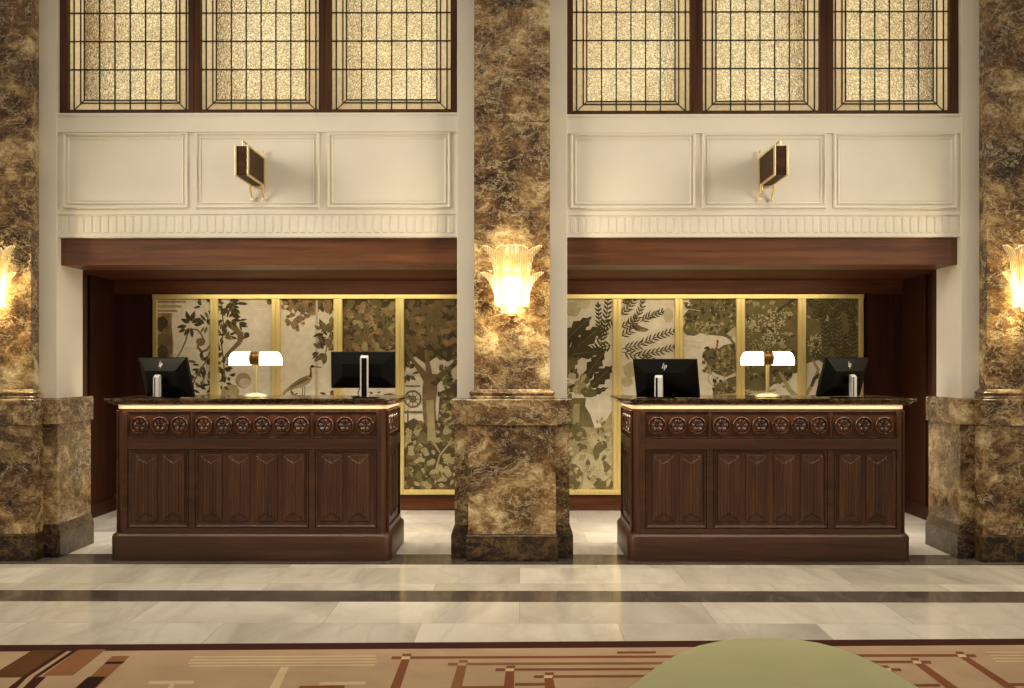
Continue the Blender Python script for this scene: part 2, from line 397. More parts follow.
# ------------------------------------------------------------------ pillars
z_cap0, z_cap1 = PZ(425.5, Y_BASE), PZ(399, Y_BASE)
z_b1 = PZ(535, Y_BASE)
def ring(hw, y0, y1, z): return [(-hw, y0, z), (hw, y0, z), (hw, y1, z), (-hw, y1, z)]
def pillar(name, cx, label):
    root = empty(name, (cx, Y_BASE, 0), label, 'pillar', None, 'structure')
    o = lambda y: y - Y_BASE
    yb = Y_RET - Y_BASE; yp = 8.275 - Y_BASE
    def block(nm, mat, levels, back, bev=.004):
        m = MB(); m.loft([ring(hw, o(y), back, z) for hw, y, z in levels]); return m.build(nm, mat, root, bevel=bev)
    # core and wings
    block('wing_base', M['marble_dark'], [(.436, Y_WBASE, 0), (.436, Y_WBASE, z_b1 - .02), (.428, Y_WBASE + .006, z_b1 + .005), (.411, Y_WDIE, z_b1 + .05)], yp)
    block('wing', M['marble'], [(.411, Y_WDIE, z_b1 + .045), (.411, Y_WDIE, z_cap0)], yp)
    block('wing_cap', M['marble'], [(.432, Y_WBASE, z_cap0), (.432, Y_WBASE, z_cap1 - .012), (.424, Y_WBASE + .01, z_cap1)], yp)
    m = MB(); m.box(-WW, WW, o(Y_WHITE), yb, z_cap1 - .002, TOP); m.build('pilaster', M['white'], root, bevel=.003)
    # pedestal in front
    f = o(Y_WDIE) - .001
    block('pedestal_base', M['marble_dark'], [(.322, Y_BASE, 0), (.322, Y_BASE, z_b1 - .008), (.308, Y_DIE, z_b1)], f + .02)
    block('pedestal', M['marble'], [(.308, Y_DIE, z_b1), (.308, Y_DIE, z_cap0)], f + .02)
    block('pedestal_cap', M['marble'], [(.322, Y_BASE, z_cap0), (.322, Y_BASE, z_cap1 - .008), (.314, Y_BASE + .008, z_cap1)], f + .02)
    # stepped moulding under the shaft
    zt = z_cap1; y = Y_SHAFT
    prof = [(HW + .035, y - .036, zt), (HW + .035, y - .036, zt + .014), (HW + .026, y - .027, zt + .02), (HW + .026, y - .027, zt + .03),
            (HW + .034, y - .035, zt + .036), (HW + .034, y - .035, zt + .046), (HW + .012, y - .012, zt + .06), (HW + .002, y - .002, zt + .068)]
    block('base_moulding', M['marble'], prof, o(Y_WHITE), .002)
    zs = [zt + .066, PZ(122, Y_SHAFT), TOP]
    if name != 'pillar_center': zs = [zt + .066, PZ(204, Y_SHAFT) + 1.9, TOP]
    for a, b in zip(zs, zs[1:]):
        m = MB(); m.box(-HW, HW, o(Y_SHAFT), o(Y_WHITE), a + .0015, b - .0015); m.build('shaft', M['marble'], root, bevel=.003)
    return root
pillar('pillar_left', PC[0], 'brown marble pillar at the left edge of the photo')
pillar('pillar_center', PC[1], 'brown marble pillar standing between the two reception desks')
pillar('pillar_right', PC[2], 'brown marble pillar at the right edge of the photo')

# plain wall beyond the outer pillars
for nm, x0, x1 in (('far_left', -7, PC[0] - WW), ('far_right', PC[2] + WW, 7)):
    mb = MB(); mb.box(x0, x1, Y_WALL, Y_RET, 0, TOP)
    tag(mb.build('wall_' + nm, M['white']), 'ivory plaster wall beyond the %s pillar' % ('leftmost' if 'left' in nm else 'rightmost'), 'wall', kind='structure')

# ------------------------------------------------------------------ upper walls, beams and windows of the two bays
BAYS = [dict(nm='left', x0=PC[0] + WW, x1=PC[1] - WW, panels=[(63, 188.5), (195.5, 319.5), (327, 451)],
             glass=[(67, 188), (200, 318.5), (331, 450.5)], frame=[58, 194, 325, 456], py=(132, 208, 214, 236.5), wy=(109.5, 113)),
        dict(nm='right', x0=PC[1] + WW, x1=PC[2] - WW, panels=[(570, 696), (702, 826), (833, 957)],
             glass=[(573, 690.5), (703, 820.5), (833.5, 950.5)], frame=[567, 697, 827, 960], py=(133.5, 209, 215.5, 237), wy=(111.5, 115))]
win_no = 1
def picture_frame(m, x0, x1, z0, z1, wd, y, h):
    """a moulding of four mitred bars standing h proud of the plane y"""
    out = [(x0, z0), (x1, z0), (x1, z1), (x0, z1)]
    ins = lambda d: [(x0 + d, z0 + d), (x1 - d, z0 + d), (x1 - d, z1 - d), (x0 + d, z1 - d)]
    levels = [(0, 0), (wd * .2, h), (wd * .55, h), (wd * .8, h * .35), (wd, 0)]
    rings = [[(p[0], y - hh, p[1]) for p in ins(d)] for d, hh in levels]
    m.loft(rings, False, False)
for B in BAYS:
    Y = Y_WALL
    zw0 = Z_BEAM1; zw1 = PZ(B['wy'][1], Y)
    mb = MB(); mb.box(B['x0'], B['x1'], Y, Y_RET, zw0, zw1)
    wall = tag(mb.build('wall_upper_' + B['nm'], M['white']), 'ivory panelled wall above the %s reception desk' % B['nm'], 'wall', kind='structure')
    m = MB()                                            # window ledge moulding
    m.loft([[(B['x0'], Y, zw1 - .14), (B['x0'], Y - .012, zw1 - .135), (B['x0'], Y - .012, zw1 - .02), (B['x0'], Y - .02, zw1 - .012), (B['x0'], Y - .02, zw1), (B['x0'], Y, zw1)],
            [(B['x1'], Y, zw1 - .14), (B['x1'], Y - .012, zw1 - .135), (B['x1'], Y - .012, zw1 - .02), (B['x1'], Y - .02, zw1 - .012), (B['x1'], Y - .02, zw1), (B['x1'], Y, zw1)]])
    m.build('ledge', M['white'], wall)
    for a, b in B['panels']:
        m = MB(); xa_, xb_ = PX(a, Y), PX(b, Y); z1, z0 = PZ(B['py'][0], Y), PZ(B['py'][1], Y)
        picture_frame(m, xa_, xb_, z0, z1, .022, Y, .014)
        picture_frame(m, xa_ + .034, xb_ - .034, z0 + .034, z1 - .034, .012, Y, .007)
        m.build('panel_moulding', M['white'], wall)
    m = MB()                                            # tongue frieze
    z1, z0 = PZ(B['py'][2], Y), PZ(B['py'][3], Y)
    m.box(B['x0'], B['x1'], Y - .007, Y, z1, z1 + .028); m.box(B['x0'], B['x1'], Y - .004, Y, z0, z0 + .03)
    n = 48; stp = (B['x1'] - B['x0'] - .03) / n
    for i in range(n):
        x = B['x0'] + .015 + (i + .5) * stp; hw = stp * .36
        pts = [(x - hw, z0 + .03), (x + hw, z0 + .03)] + [(x + hw * math.cos(t), z1 - .012 - hw * .55 + hw * .55 * math.sin(t)) for t in [math.pi * k / 6 for k in range(7)]]
        m.loft([[(p[0], Y, p[1]) for p in pts], [(p[0], Y - .0022, p[1]) for p in pts], [(x + (p[0] - x) * .8, Y - .004, p[1] - .003) for p in pts]], False, True)
    m.build('tongue_frieze', M['white'], wall)
    # wood beam
    mb = MB(); mb.box(B['x0'], B['x1'], Y_BEAM, Y_RET, Z_BEAM0, Z_BEAM1 - .001)
    tag(mb.build('beam_' + B['nm'], M['beam_wood'], bevel=.004), 'walnut beam over the %s desk alcove' % B['nm'], 'beam', kind='structure')
    # wall above the windows
    z_wt = 4.75
    mb = MB(); mb.box(B['x0'], B['x1'], Y, Y_RET, z_wt, TOP)
    tag(mb.build('wall_top_' + B['nm'], M['white']), 'ivory wall over the %s leaded windows' % B['nm'], 'wall', kind='structure')
    # windows
    for k in range(3):
        Yf, Yg, Yk = 7.745, 7.80, 7.86
        fx0 = B['x0'] if k == 0 else PX(B['frame'][k], Yf)
        fx1 = B['x1'] if k == 2 else PX(B['frame'][k + 1], Yf)
        g0, g1 = PX(B['glass'][k][0], Yf), PX(B['glass'][k][1], Yf)
        zb = PZ(B['wy'][0], Yf); zf = zw1
        root = empty('window_%d' % win_no, ((fx0 + fx1) / 2, Yf, zf), '%s of the three leaded glass windows above the %s reception desk' % (('left', 'middle', 'right')[k], B['nm']), 'window', None, 'structure')
        win_no += 1
        cx = (fx0 + fx1) / 2
        L = lambda x: x - cx
        m = MB(); e = .0005
        m.box(L(fx0) + e, L(g0), 0, Yk - Yf, 0, z_wt - zf); m.box(L(g1), L(fx1) - e, 0, Yk - Yf, 0, z_wt - zf)
        m.box(L(g0), L(g1), 0, Yk - Yf, 0, zb - zf); m.box(L(g0), L(g1), 0, Yk - Yf, z_wt - zf - .06, z_wt - zf)
        m.build('window_frame', M['frame_wood'], root, bevel=.004)
        yg = Yg - Yf
        gx0, gx1, gz0, gz1 = L(g0), L(g1), zb - zf, z_wt - zf - .06
        bwx = .104; bwz = .085
        ix0, ix1, iz0, iz1 = gx0 + bwx, gx1 - bwx, gz0 + bwz, gz1 - bwz
        m = MB(); m.box(ix0, ix1, yg, yg + .006, iz0, iz1); m.build('pane', M['glass'], root)
        m = MB()
        for a_, b_, c_, d_ in ((gx0, ix0, gz0, gz1), (ix1, gx1, gz0, gz1), (ix0, ix1, gz0, iz0), (ix0, ix1, iz1, gz1)):
            m.face([(a_, yg + .003, c_), (b_, yg + .003, c_), (b_, yg + .003, d_), (a_, yg + .003, d_)])
        m.build('border_pane', M['glass_border'], root)
        # lead cames
        m = MB(); cw = .0040; ya, yb_ = yg - .005, yg + .011
        vb = lambda x, z0, z1: m.box(x - cw, x + cw, ya, yb_, z0, z1)
        hb = lambda z, x0, x1: m.box(x0, x1, ya - .0005, yb_ + .0005, z - cw, z + cw)
        vb(gx0 + .03, gz0, gz1); vb(gx1 - .03, gz0, gz1); hb(gz0 + .03 * .4, gx0, gx1)
        vb(ix0 - .026, iz0 - .02, iz1); vb(ix0, iz0, iz1); vb(ix1, iz0, iz1); vb(ix1 + .026, iz0 - .02, iz1)
        hb(iz0 - .021, ix0 - .026, ix1 + .026); hb(iz0, ix0, ix1)
        nb = 6
        for i in range(1, nb):
            vb(ix0 + (ix1 - ix0) * i / nb, gz0, gz1)
        zz = PZ(69, Yg) - zf
        while zz < gz1:
            hb(zz, gx0, gx1); zz += 28.3 * Yg / F
        for sx, a, b in ((1, gx0 + .03, ix0 - .002), (-1, gx1 - .03, ix1 + .002)):   # mitred corners
            m.tube([(a, yg - .001, gz0 + .012), (b, yg - .001, iz0 - .002)], .0042, 6)
        m.build('lead_grid', M['lead'], root)
        # timber reveal and the light panel behind
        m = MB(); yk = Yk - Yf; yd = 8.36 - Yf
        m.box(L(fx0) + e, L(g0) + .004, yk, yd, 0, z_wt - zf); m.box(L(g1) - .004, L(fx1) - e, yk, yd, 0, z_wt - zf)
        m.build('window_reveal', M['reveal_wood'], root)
        m = MB(); m.box(L(g0), L(g1), yd - .012, yd, 0, z_wt - zf); m.build('light_panel', M['window_light'], root)

# ------------------------------------------------------------------ murals
rg = random.Random(5)
class Art:
    """flat painting laid on canvas panels behind the desks, drawn at pixel places on the wall plane"""
    def __init__(s, cells): s.cells = cells; s.mb = [MB() for _ in cells]; s.k = 0; s.y = Y_BACK - .012
    def cell(s, px):
        for i, (a, b) in enumerate(s.cells):
            if px < b + 4: return i
        return len(s.cells) - 1
    def poly(s, pts, mi, cell=None):
        c = s.cell(sum(p[0] for p in pts) / len(pts)) if cell is None else cell
        a, b = s.cells[c]
        s.k += 1; y = s.y - .0003 - s.k * 2.5e-6
        q = [(min(max(p[0], a - 3.2), b + 3.2), min(max(p[1], 297), 491)) for p in pts]
        W = [P(p[0], p[1], Y_BACK) for p in q]
        try: s.mb[c].face([(x, y, z) for x, z in W], mi)
        except ValueError: pass
    def leaf(s, x, y, ln, wd, ang, mi):
        ca, sa = math.cos(ang), math.sin(ang)
        pts = []
        for u, v in ((0,0),(.2,.35),(.45,.5),(.72,.34),(1,0),(.72,-.34),(.45,-.5),(.2,-.35)):
            pts.append((x + ca*u*ln - sa*v*wd, y + sa*u*ln + ca*v*wd))
        s.poly(pts, mi)
    def line(s, pts, wd, mi):
        wds = wd if isinstance(wd, (list, tuple)) else [wd] * len(pts)
        for (a, b, wa, wb) in zip(pts, pts[1:], wds, wds[1:]):
            dx, dy = b[0]-a[0], b[1]-a[1]; l = math.hypot(dx, dy) or 1; nx, ny = -dy/l/2, dx/l/2; ex, ey = dx/l*.25, dy/l*.25
            s.poly([(a[0]+nx*wa-ex, a[1]+ny*wa-ey), (b[0]+nx*wb+ex, b[1]+ny*wb+ey), (b[0]-nx*wb+ex, b[1]-ny*wb+ey), (a[0]-nx*wa-ex, a[1]-ny*wa-ey)], mi)
    def frond(s, pts, n, ln, wd, mi, spread=.9):
        s.line(pts, .8, mi)
        L_ = [math.dist(a, b) for a, b in zip(pts, pts[1:])]; T = sum(L_)
        for i in range(n):
            d = T * (i + .6) / n; k = 0
            while k < len(L_) - 1 and d > L_[k]: d -= L_[k]; k += 1
            f = d / L_[k]; x = pts[k][0] + (pts[k+1][0]-pts[k][0])*f; y = pts[k][1] + (pts[k+1][1]-pts[k][1])*f
            a = math.atan2(pts[k+1][1]-pts[k][1], pts[k+1][0]-pts[k][0]); sc_ = 1 - .35 * i / n
            for sg in (-1, 1): s.leaf(x, y, ln * sc_, wd, a + sg * spread + rg.uniform(-.12, .12), mi)
        s.leaf(pts[-1][0], pts[-1][1], ln*.7, wd, a, mi)
    def blob(s, x, y, rx, ry, mi, n=16, rough=.12):
        s.poly([(x + rx*(1+rg.uniform(-rough, rough))*math.cos(2*math.pi*i/n), y + ry*(1+rg.uniform(-rough, rough))*math.sin(2*math.pi*i/n)) for i in range(n)], mi)
    def cluster(s, x, y, r, n, ln, wd, mis):
        for i in range(n):
            a = rg.uniform(0, 2*math.pi); d = r * math.sqrt(rg.random())
            s.leaf(x + d*math.cos(a), y + d*math.sin(a)*.9, ln*rg.uniform(.7, 1.2), wd*rg.uniform(.7, 1.2), a + rg.uniform(-.8, .8), rg.choice(mis))
    def thicket(s, x0, x1, y0, y1, n, ln, wd, mis):
        for i in range(n):
            s.leaf(rg.uniform(x0, x1), rg.uniform(y0, y1), ln*rg.uniform(.6, 1.2), wd*rg.uniform(.7, 1.3), rg.uniform(0, 6.28), rg.choice(mis))
    def rosettes(s, x0, x1, y0, y1, n, r, mis, petals=5):
        for i in range(n):
            x, y = rg.uniform(x0, x1), rg.uniform(y0, y1); a0 = rg.uniform(0, 6); mi = rg.choice(mis); arc = rg.uniform(2.2, 3.6)
            for k in range(petals):
                a = a0 + arc * k / petals; l = r * rg.uniform(.75, 1.1)
                ca, sa = math.cos(a), math.sin(a)
                s.poly([(x + ca*u*l - sa*v*r, y + sa*u*l + ca*v*r) for u, v in ((0,0),(.3,.22),(.65,.3),(.92,.17),(1.02,0),(.92,-.17),(.65,-.3),(.3,-.22))], mi)
                s.poly([(x + ca*u*l - sa*v*r, y + sa*u*l + ca*v*r) for u, v in ((.1,0),(.9,.035),(.9,-.035))], 9)
    def dots(s, x, y, rx, ry, n, mi, r=.8):
        for i in range(n):
            a = rg.uniform(0, 6.28); d = math.sqrt(rg.random())
            s.blob(x + rx*d*math.cos(a), y + ry*d*math.sin(a), r, r*.8, mi, 6, .1)
    def ringline(s, x, y, r, wd, mi, n=18):
        s.line([(x + r*math.cos(2*math.pi*i/n), y + r*math.sin(2*math.pi*i/n)) for i in range(n+1)], wd, mi)

def mural(name, label, edges, paint_fn, notes):
    """edges: pixel spans of the gold bars"""
    Yf = Y_BACK - .045
    cells = [(edges[i][1], edges[i+1][0]) for i in range(len(edges) - 1)]
    x_c = PX((edges[0][0] + edges[-1][1]) / 2, Y_BACK)
    root = empty(name, (x_c, Y_BACK, 0), label, 'mural', 'painted mural panels behind the desks')
    inv = Matrix.Translation((-x_c, -Y_BACK, 0))
    art = Art(cells)
    for i, (a, b) in enumerate(cells):
        m = art.mb[i]; x0, x1 = PX(a - 4, Y_BACK), PX(b + 4, Y_BACK)
        m.box(x0, x1, art.y, Y_BACK - .0005, PZ(492, Y_BACK), PZ(296, Y_BACK), 0)
    paint_fn(art)
    for m in art.mb:
        bmesh.ops.transform(m.bm, matrix=inv, verts=m.bm.verts)
        pp = m.build('painted_panel', PM, root, recalc=False)
        pp['label'] = notes[art.mb.index(m)]
    zt0, zt1 = PZ(299, Y_BACK), PZ(294.6, Y_BACK); zb0, zb1 = PZ(494, Y_BACK), PZ(489.3, Y_BACK)
    for (a, b) in edges:
        m = MB(); x0, x1 = PX(a, Y_BACK) - x_c, PX(b, Y_BACK) - x_c
        m.box(x0, x1, -.04, -.0005, zb1, zt0)
        if b - a > 5:                                  # paired flat bar with a groove
            xm = (x0 + x1) / 2
            m.box(x0 + .006, xm - .003, -.047, -.04, zb1, zt0); m.box(xm + .003, x1 - .006, -.047, -.04, zb1, zt0)
        m.build('gold_bar', M['brass'], root, bevel=.002)
    X0, X1 = PX(edges[0][0], Y_BACK) - x_c, PX(edges[-1][1], Y_BACK) - x_c
    m = MB(); m.box(X0, X1, -.055, -.0005, zt0, zt1); m.build('top_rail', M['brass'], root, bevel=.003)
    m = MB(); m.box(X0, X1, -.055, -.0005, zb0, zb1); m.build('bottom_rail', M['brass'], root, bevel=.003)
    return root

def paint_left(A):
    # panel 1: column, blocks, branch
    A.poly([(157,299),(176,299),(176,312),(157,312)], 5); A.line([(157,302),(186,302)], 2, 3); A.line([(157,306.5),(182,306.5)], 2.6, 7); A.line([(157,311),(178,311)], 1.6, 3)
    A.poly([(157,313),(173,313),(172,326),(174,344),(171,400),(157,400)], 7); A.poly([(162,313),(171,313),(170,400),(161,400)], 3)
    A.blob(162, 324, 6, 8, 1); A.blob(164, 341, 7, 9, 2); A.poly([(163,330),(172,322),(173,352),(165,362)], 4); A.blob(163, 352, 6, 7, 1)
    for y in (316, 333, 348, 365, 382): A.line([(174,y),(198,y+.6)], .5, 5)
    for x, y0 in ((182,299),(190,316),(196,299),(186,333),(197,333)): A.line([(x,y0),(x,y0+17)], .5, 5)
    A.line([(176,360),(182,350),(186,341),(188,334),(192,328)], [1.2,1.4,1.6,1.5,1.2], 4)
    A.line([(191,329),(198,330),(202,335),(205,342)], 1.6, 4)
    A.line([(200,341),(198,347),(202,352),(207,350),(210,346)], [1,2.4,2.6,2.2,1.5], 4); A.blob(201, 342, 4.5, 4, 4)
    for (x, y, ln, wd, an) in ((190,322,12,4.5,-1.9),(191,322,12,5,-1.2),(190,323,10,4.5,-2.7),(192,323,11,4.5,-.5),(187,326,10,4.5,3.0),(190,328,10,4,2.2),(192,329,9,4,1.5),(194,325,9,4,-.1),(186,329,8,3.5,2.7)):
        A.leaf(x, y, ln, wd, an, 1)
    A.cluster(207, 306, 7, 10, 8, 3, [1, 1, 2]); A.cluster(208, 325, 6, 9, 8, 3, [1, 1, 2])
    A.cluster(204, 365, 8, 18, 8, 3.2, [1, 1, 2]); A.cluster(206, 378, 6, 12, 8, 3, [1, 2]); A.cluster(204, 393, 8, 20, 8, 3.2, [1, 1, 2]); A.cluster(198, 383, 5, 6, 8, 3, [1])
    A.line([(210,352),(206,362),(198,374),(193,385)], 1.4, 4)
    # panel 2: leafy bough, stone figure
    A.line([(226,322),(234,327),(239,333),(243,336)], [6,6.5,6,3], 4); A.line([(241,332),(240,342),(234,348),(228,354),(222,362)], [6,5,4,3.4,2], 4)
    A.line([(240,340),(247,336)], [3,3.5], 4); A.blob(247, 335, 2.8, 3, 1)
    A.line([(221,300),(224,325),(222,345),(224,362),(225,376)], 1.4, 4)
    A.cluster(226, 304, 9, 26, 9, 3.4, [1, 1, 2]); A.cluster(227, 318, 8, 20, 9, 3.2, [1, 1, 2]); A.cluster(236, 305, 6, 9, 8, 3, [1]); A.cluster(237, 321, 6, 6, 8, 3, [1])
    A.cluster(223, 336, 5, 10, 8, 3, [1, 2]); A.cluster(228, 336, 4, 5, 8, 3, [1]); A.cluster(223, 352, 5, 10, 8, 3, [1, 1, 2]); A.cluster(224, 366, 5, 12, 8, 3, [1]); A.cluster(227, 374, 5, 9, 7, 3, [1])
    A.blob(243.5, 380.5, 7.8, 7.8, 7, 20, .03); A.blob(245, 383, 5.5, 5, 5, 16, .05)
    A.poly([(221,398),(222,388),(230,384),(237,385),(240,391),(238,398)], 7); A.cluster(223, 384, 4, 6, 6, 3, [1]); A.line([(219,397),(240,396)], 1.6, 2)
    A.line([(255,306),(266,305)], .6, 5); A.line([(258,308),(270,307.5)], .5, 5); A.blob(270, 302, 3, 3, 2)
    # panel 3: hanging leaves, crane
    A.poly([(281,299),(334,299),(334,311),(322,309),(312,312),(303,306),(292,307),(284,304)], 9)
    A.thicket(281, 334, 299, 308, 46, 8, 4, [1, 2, 3, 3]); A.rosettes(300, 334, 300, 312, 9, 6, [3, 2])
    for cx, cy, r, n in ((292,320,6.5,16),(297,325,5,10),(302,320,4.5,8),(307,315,5,10),(312,312,4,8)):
        for i in range(n):
            a = rg.uniform(0, 6.28); d = r*math.sqrt(rg.random()); A.blob(cx + d*math.cos(a), cy + d*math.sin(a), 2.1, 1.8, rg.choice([3, 3, 4]), 7, .2)
    A.line([(298,308),(294,316)], .9, 4)
    A.poly([(316,300),(318,300),(318.5,398),(315,398)], 5)
    A.cluster(326, 333, 7, 16, 9, 4, [1, 2]); A.cluster(331, 340, 6, 12, 9, 4, [1, 1, 2]); A.cluster(325, 350, 8, 22, 9, 4, [2, 1, 2]); A.cluster(331, 325, 5, 8, 8, 4, [2, 3])
    A.line([(334,325),(329,338),(326,352)], 1.2, 4)
    A.poly([(282,393),(285,390),(292,384),(300,378.5),(307,375.5),(311,375),(312.5,378),(309.5,383),(303,387),(296,388.5),(288,391.5),(284,396)], 7)
    A.poly([(284,394),(292,386.5),(300,380.5),(307,377.5),(309.5,379),(303,383),(296,386),(288,390.5)], 2); A.line([(290,387),(299,380),(307,376.3)], .7, 1)
    A.line([(310.8,377),(311.2,371),(310.6,368),(312,366.2)], [3,2,1.7,2.2], 2); A.blob(312.7, 366.4, 2.1, 1.5, 1, 10, .02); A.line([(314,366.6),(321.5,367.4)], .9, 1)
    A.line([(303,387),(302.4,397)], .7, 1); A.line([(305,386.5),(305.2,392),(304,397)], .7, 1)
    A.cluster(293, 397, 3, 6, 5, 2, [2]); A.cluster(328, 395, 4, 10, 6, 2.6, [1, 2]); A.line([(281,397.5),(334,397.5)], 1.2, 7)
    # panel 4: dense leaves
    A.poly([(342,298),(397,298),(397,354),(388,357),(372,352),(360,358),(342,354)], 9)
    A.thicket(342, 397, 299, 356, 170, 9, 5, [1, 2, 9, 1]); A.rosettes(344, 396, 302, 354, 95, 6.5, [3, 4, 2, 4, 7, 2], 5); A.thicket(342, 397, 299, 356, 60, 6, 2.2, [1, 3])
    A.cluster(352, 362, 8, 10, 8, 4, [1, 2]); A.cluster(390, 362, 6, 10, 8, 4, [1, 2])
    A.poly([(380,398),(384,394),(391,393),(396,395),(397,400),(380,400)], 2); A.cluster(375, 394, 3, 4, 5, 2, [1])
    A.poly([(342,400),(397,400),(397,491),(342,491)], 9)
    # panel 5: big tree above thick undergrowth
    A.poly([(404,298),(458,298),(458,356),(448,362),(438,356),(426,364),(415,356),(404,366)], 9)
    A.thicket(404, 458, 299, 358, 150, 8, 4.5, [1, 9, 2, 1]); A.rosettes(406, 457, 302, 346, 75, 6, [4, 4, 2, 3, 2, 2], 5)
    A.line([(432,470),(431,430),(429,405),(430,388),(431,374)], [16,13,13,15,12], 4)
    A.line([(430,384),(422,372),(414,362),(408,352)], [9,6,4,3], 4); A.line([(432,386),(440,376),(448,370),(457,362)], [8,6,5,4], 4); A.line([(430,380),(428,365),(426,350)], [7,5,3], 4)
    A.cluster(452, 378, 6, 16, 8, 4, [1, 2]); A.cluster(443, 384, 5, 10, 8, 4, [2, 1]); A.cluster(408, 372, 6, 14, 8, 4, [1, 2]); A.cluster(446, 362, 7, 14, 8, 4, [1, 2])
    A.ringline(413, 399, 8, 1.8, 2); A.ringline(413, 399, 3, 1.2, 2)
    for i in range(8): A.line([(413,399),(413+7.5*math.cos(i*.785),399+7.5*math.sin(i*.785))], .8, 2)
    A.line([(406,386),(420,386)], 1.4, 2); A.line([(404,412),(422,412)], 2, 2); A.line([(408,410),(408,430)], 1.6, 2)
    A.poly([(440,392),(458,384),(458,491),(404,491),(404,424),(414,418),(424,424),(438,420)], 9)
    A.thicket(440, 458, 388, 430, 60, 7, 3.5, [2, 7, 1, 9]); A.thicket(404, 458, 424, 489, 190, 7.5, 4, [2, 1, 7, 9, 1]); A.rosettes(406, 457, 430, 488, 46, 6.5, [7, 2, 2, 1, 7], 5)
    A.line([(436,470),(440,455),(448,445),(458,440)], 1.8, 7); A.line([(432,440),(440,452)], 1.4, 7)
    A.cluster(426, 428, 6, 10, 8, 4, [4, 2]); A.line([(432,440),(431,420),(430,400)], [9,7,8], 7)

def paint_right(A):
    # panel 1: broad jagged leaves, vase, rocks
    A.blob(572, 309, 9, 8, 8); A.blob(582, 303, 8, 6, 5); A.blob(600, 330, 8, 8, 5)
    def jag(pts_spine, wd, mi):
        up, dn = [], []
        n = 9
        for i in range(n + 1):
            f = i / n; k = min(int(f * (len(pts_spine)-1)), len(pts_spine)-2); g = f*(len(pts_spine)-1) - k
            a, b = pts_spine[k], pts_spine[k+1]; x, y = a[0]+(b[0]-a[0])*g, a[1]+(b[1]-a[1])*g
            dx, dy = b[0]-a[0], b[1]-a[1]; l = math.hypot(dx, dy); nx, ny = -dy/l, dx/l; ww = wd*math.sin(math.pi*min(.97, .12+f*.88))*(1.15 if i % 2 else .7)
            up.append((x+nx*ww+dx/l*1.5, y+ny*ww+dy/l*1.5)); dn.append((x-nx*ww+dx/l*1.5, y-ny*ww+dy/l*1.5))
        A.poly(up + list(reversed(dn)), mi, 0)
        A.line(pts_spine, .7, 2)
    for i in range(9): A.line([(570+i*2.2,360-i*3),(576+i*2,348-i*2.4)], .6, 7)
    jag([(560,352),(570,336),(582,325),(590,318)], 8, 1); jag([(562,362),(578,346),(592,334),(600,327)], 8, 1); jag([(558,366),(574,354),(592,352),(606,350)], 6.5, 1)
    jag([(584,382),(592,368),(598,360),(604,352)], 7, 1); jag([(590,388),(598,380),(606,372),(611,367)], 7, 1); jag([(562,380),(568,366),(578,358)], 7, 2); jag([(586,396),(596,392),(607,388)], 3.5, 1)
    A.frond([(598,352),(604,330),(607,312),(608,299)], 12, 9, 2.2, 1, .75); A.frond([(612,345),(600,348),(590,350),(580,348)], 9, 8, 2, 1); A.frond([(600,338),(599,322),(598,306)], 8, 7, 2, 1, .7)
    A.frond([(612,318),(606,326),(600,336)], 6, 7, 2, 1)
    A.cluster(576, 382, 9, 24, 8, 4, [2, 7, 1, 7]); A.blob(582, 388, 5, 5, 7); A.blob(572, 376, 4, 3.5, 8); A.blob(586, 380, 4, 4, 2); A.blob(591, 393, 5, 4.5, 2)
    for k in range(8): A.leaf(579, 383, 5, 2, k*.785, 8)
    A.rosettes(566, 592, 376, 400, 9, 4.5, [7, 2, 8])
    A.poly([(571,398),(586,398),(585,406),(590,414),(594,426),(592,440),(584,447),(572,447),(566,440),(565,424),(569,412),(572,406)], 2); A.poly([(574,404),(580,404),(578,440),(572,440),(570,420)], 7)
    A.poly([(565,425),(600,428),(606,420),(612,410),(612,491),(560,491)], 7); A.blob(575, 433, 12, 8, 2); A.blob(596, 440, 9, 9, 8); A.blob(601, 452, 8, 12, 2); A.blob(584, 462, 11, 9, 8); A.blob(572, 474, 11, 10, 2)
    A.poly([(580,491),(586,470),(597,456),(606,448),(612,446),(612,474),(600,486)], 8); A.blob(604, 484, 10, 6, 2); A.blob(566, 455, 6, 9, 2); A.blob(600, 431, 6, 4, 7); A.thicket(565, 584, 423, 440, 26, 6, 3, [2, 1]); A.thicket(598, 612, 425, 445, 24, 5, 2.5, [7, 8, 2])
    A.thicket(561, 611, 432, 488, 90, 7, 4, [2, 7, 8, 7]); A.rosettes(562, 611, 440, 488, 16, 6, [2, 7, 8], 5)
    A.cluster(600, 425, 4, 10, 5, 2.5, [7, 2])
    # panel 2: willow sprays and a small bird
    for pts, n, ln in (([(620,337),(630,331),(637,318),(641,308),(643,299)], 12, 9), ([(640,322),(649,316),(657,314),(662,312)], 7, 9), ([(620,316),(628,308),(634,300)], 6, 9),
                       ([(620,328),(628,324),(634,318)], 5, 8), ([(622,349),(640,345),(652,339),(664,334),(674,331)], 13, 10), ([(622,352),(636,356),(650,353),(662,351),(674,347)], 12, 10), ([(641,355),(650,360),(660,362)], 5, 8), ([(621,303),(628,301)], 3, 7)):
        A.frond(pts, n, ln * .9, 1.7, 10, .7)
    A.poly([(630,323),(634,322.5),(640,326),(649,329.5),(645,332),(638,331.5),(634,328)], 4); A.poly([(632,324),(638,329),(636,331),(631,326)], 1); A.blob(643, 330.5, 3.5, 1.6, 3, 10)
    A.blob(630, 370, 7, 8, 8); A.blob(627, 382, 6, 5, 8); A.blob(668, 315, 5, 8, 5)
    # panel 3: two tree crowns over pale distance
    A.poly([(692,298),(735,298),(736,334),(730,339),(722,336),(710,335),(700,333),(694,336),(686,335),(682,330),(685,322),(683,316),(688,310),(691,305)], 2)
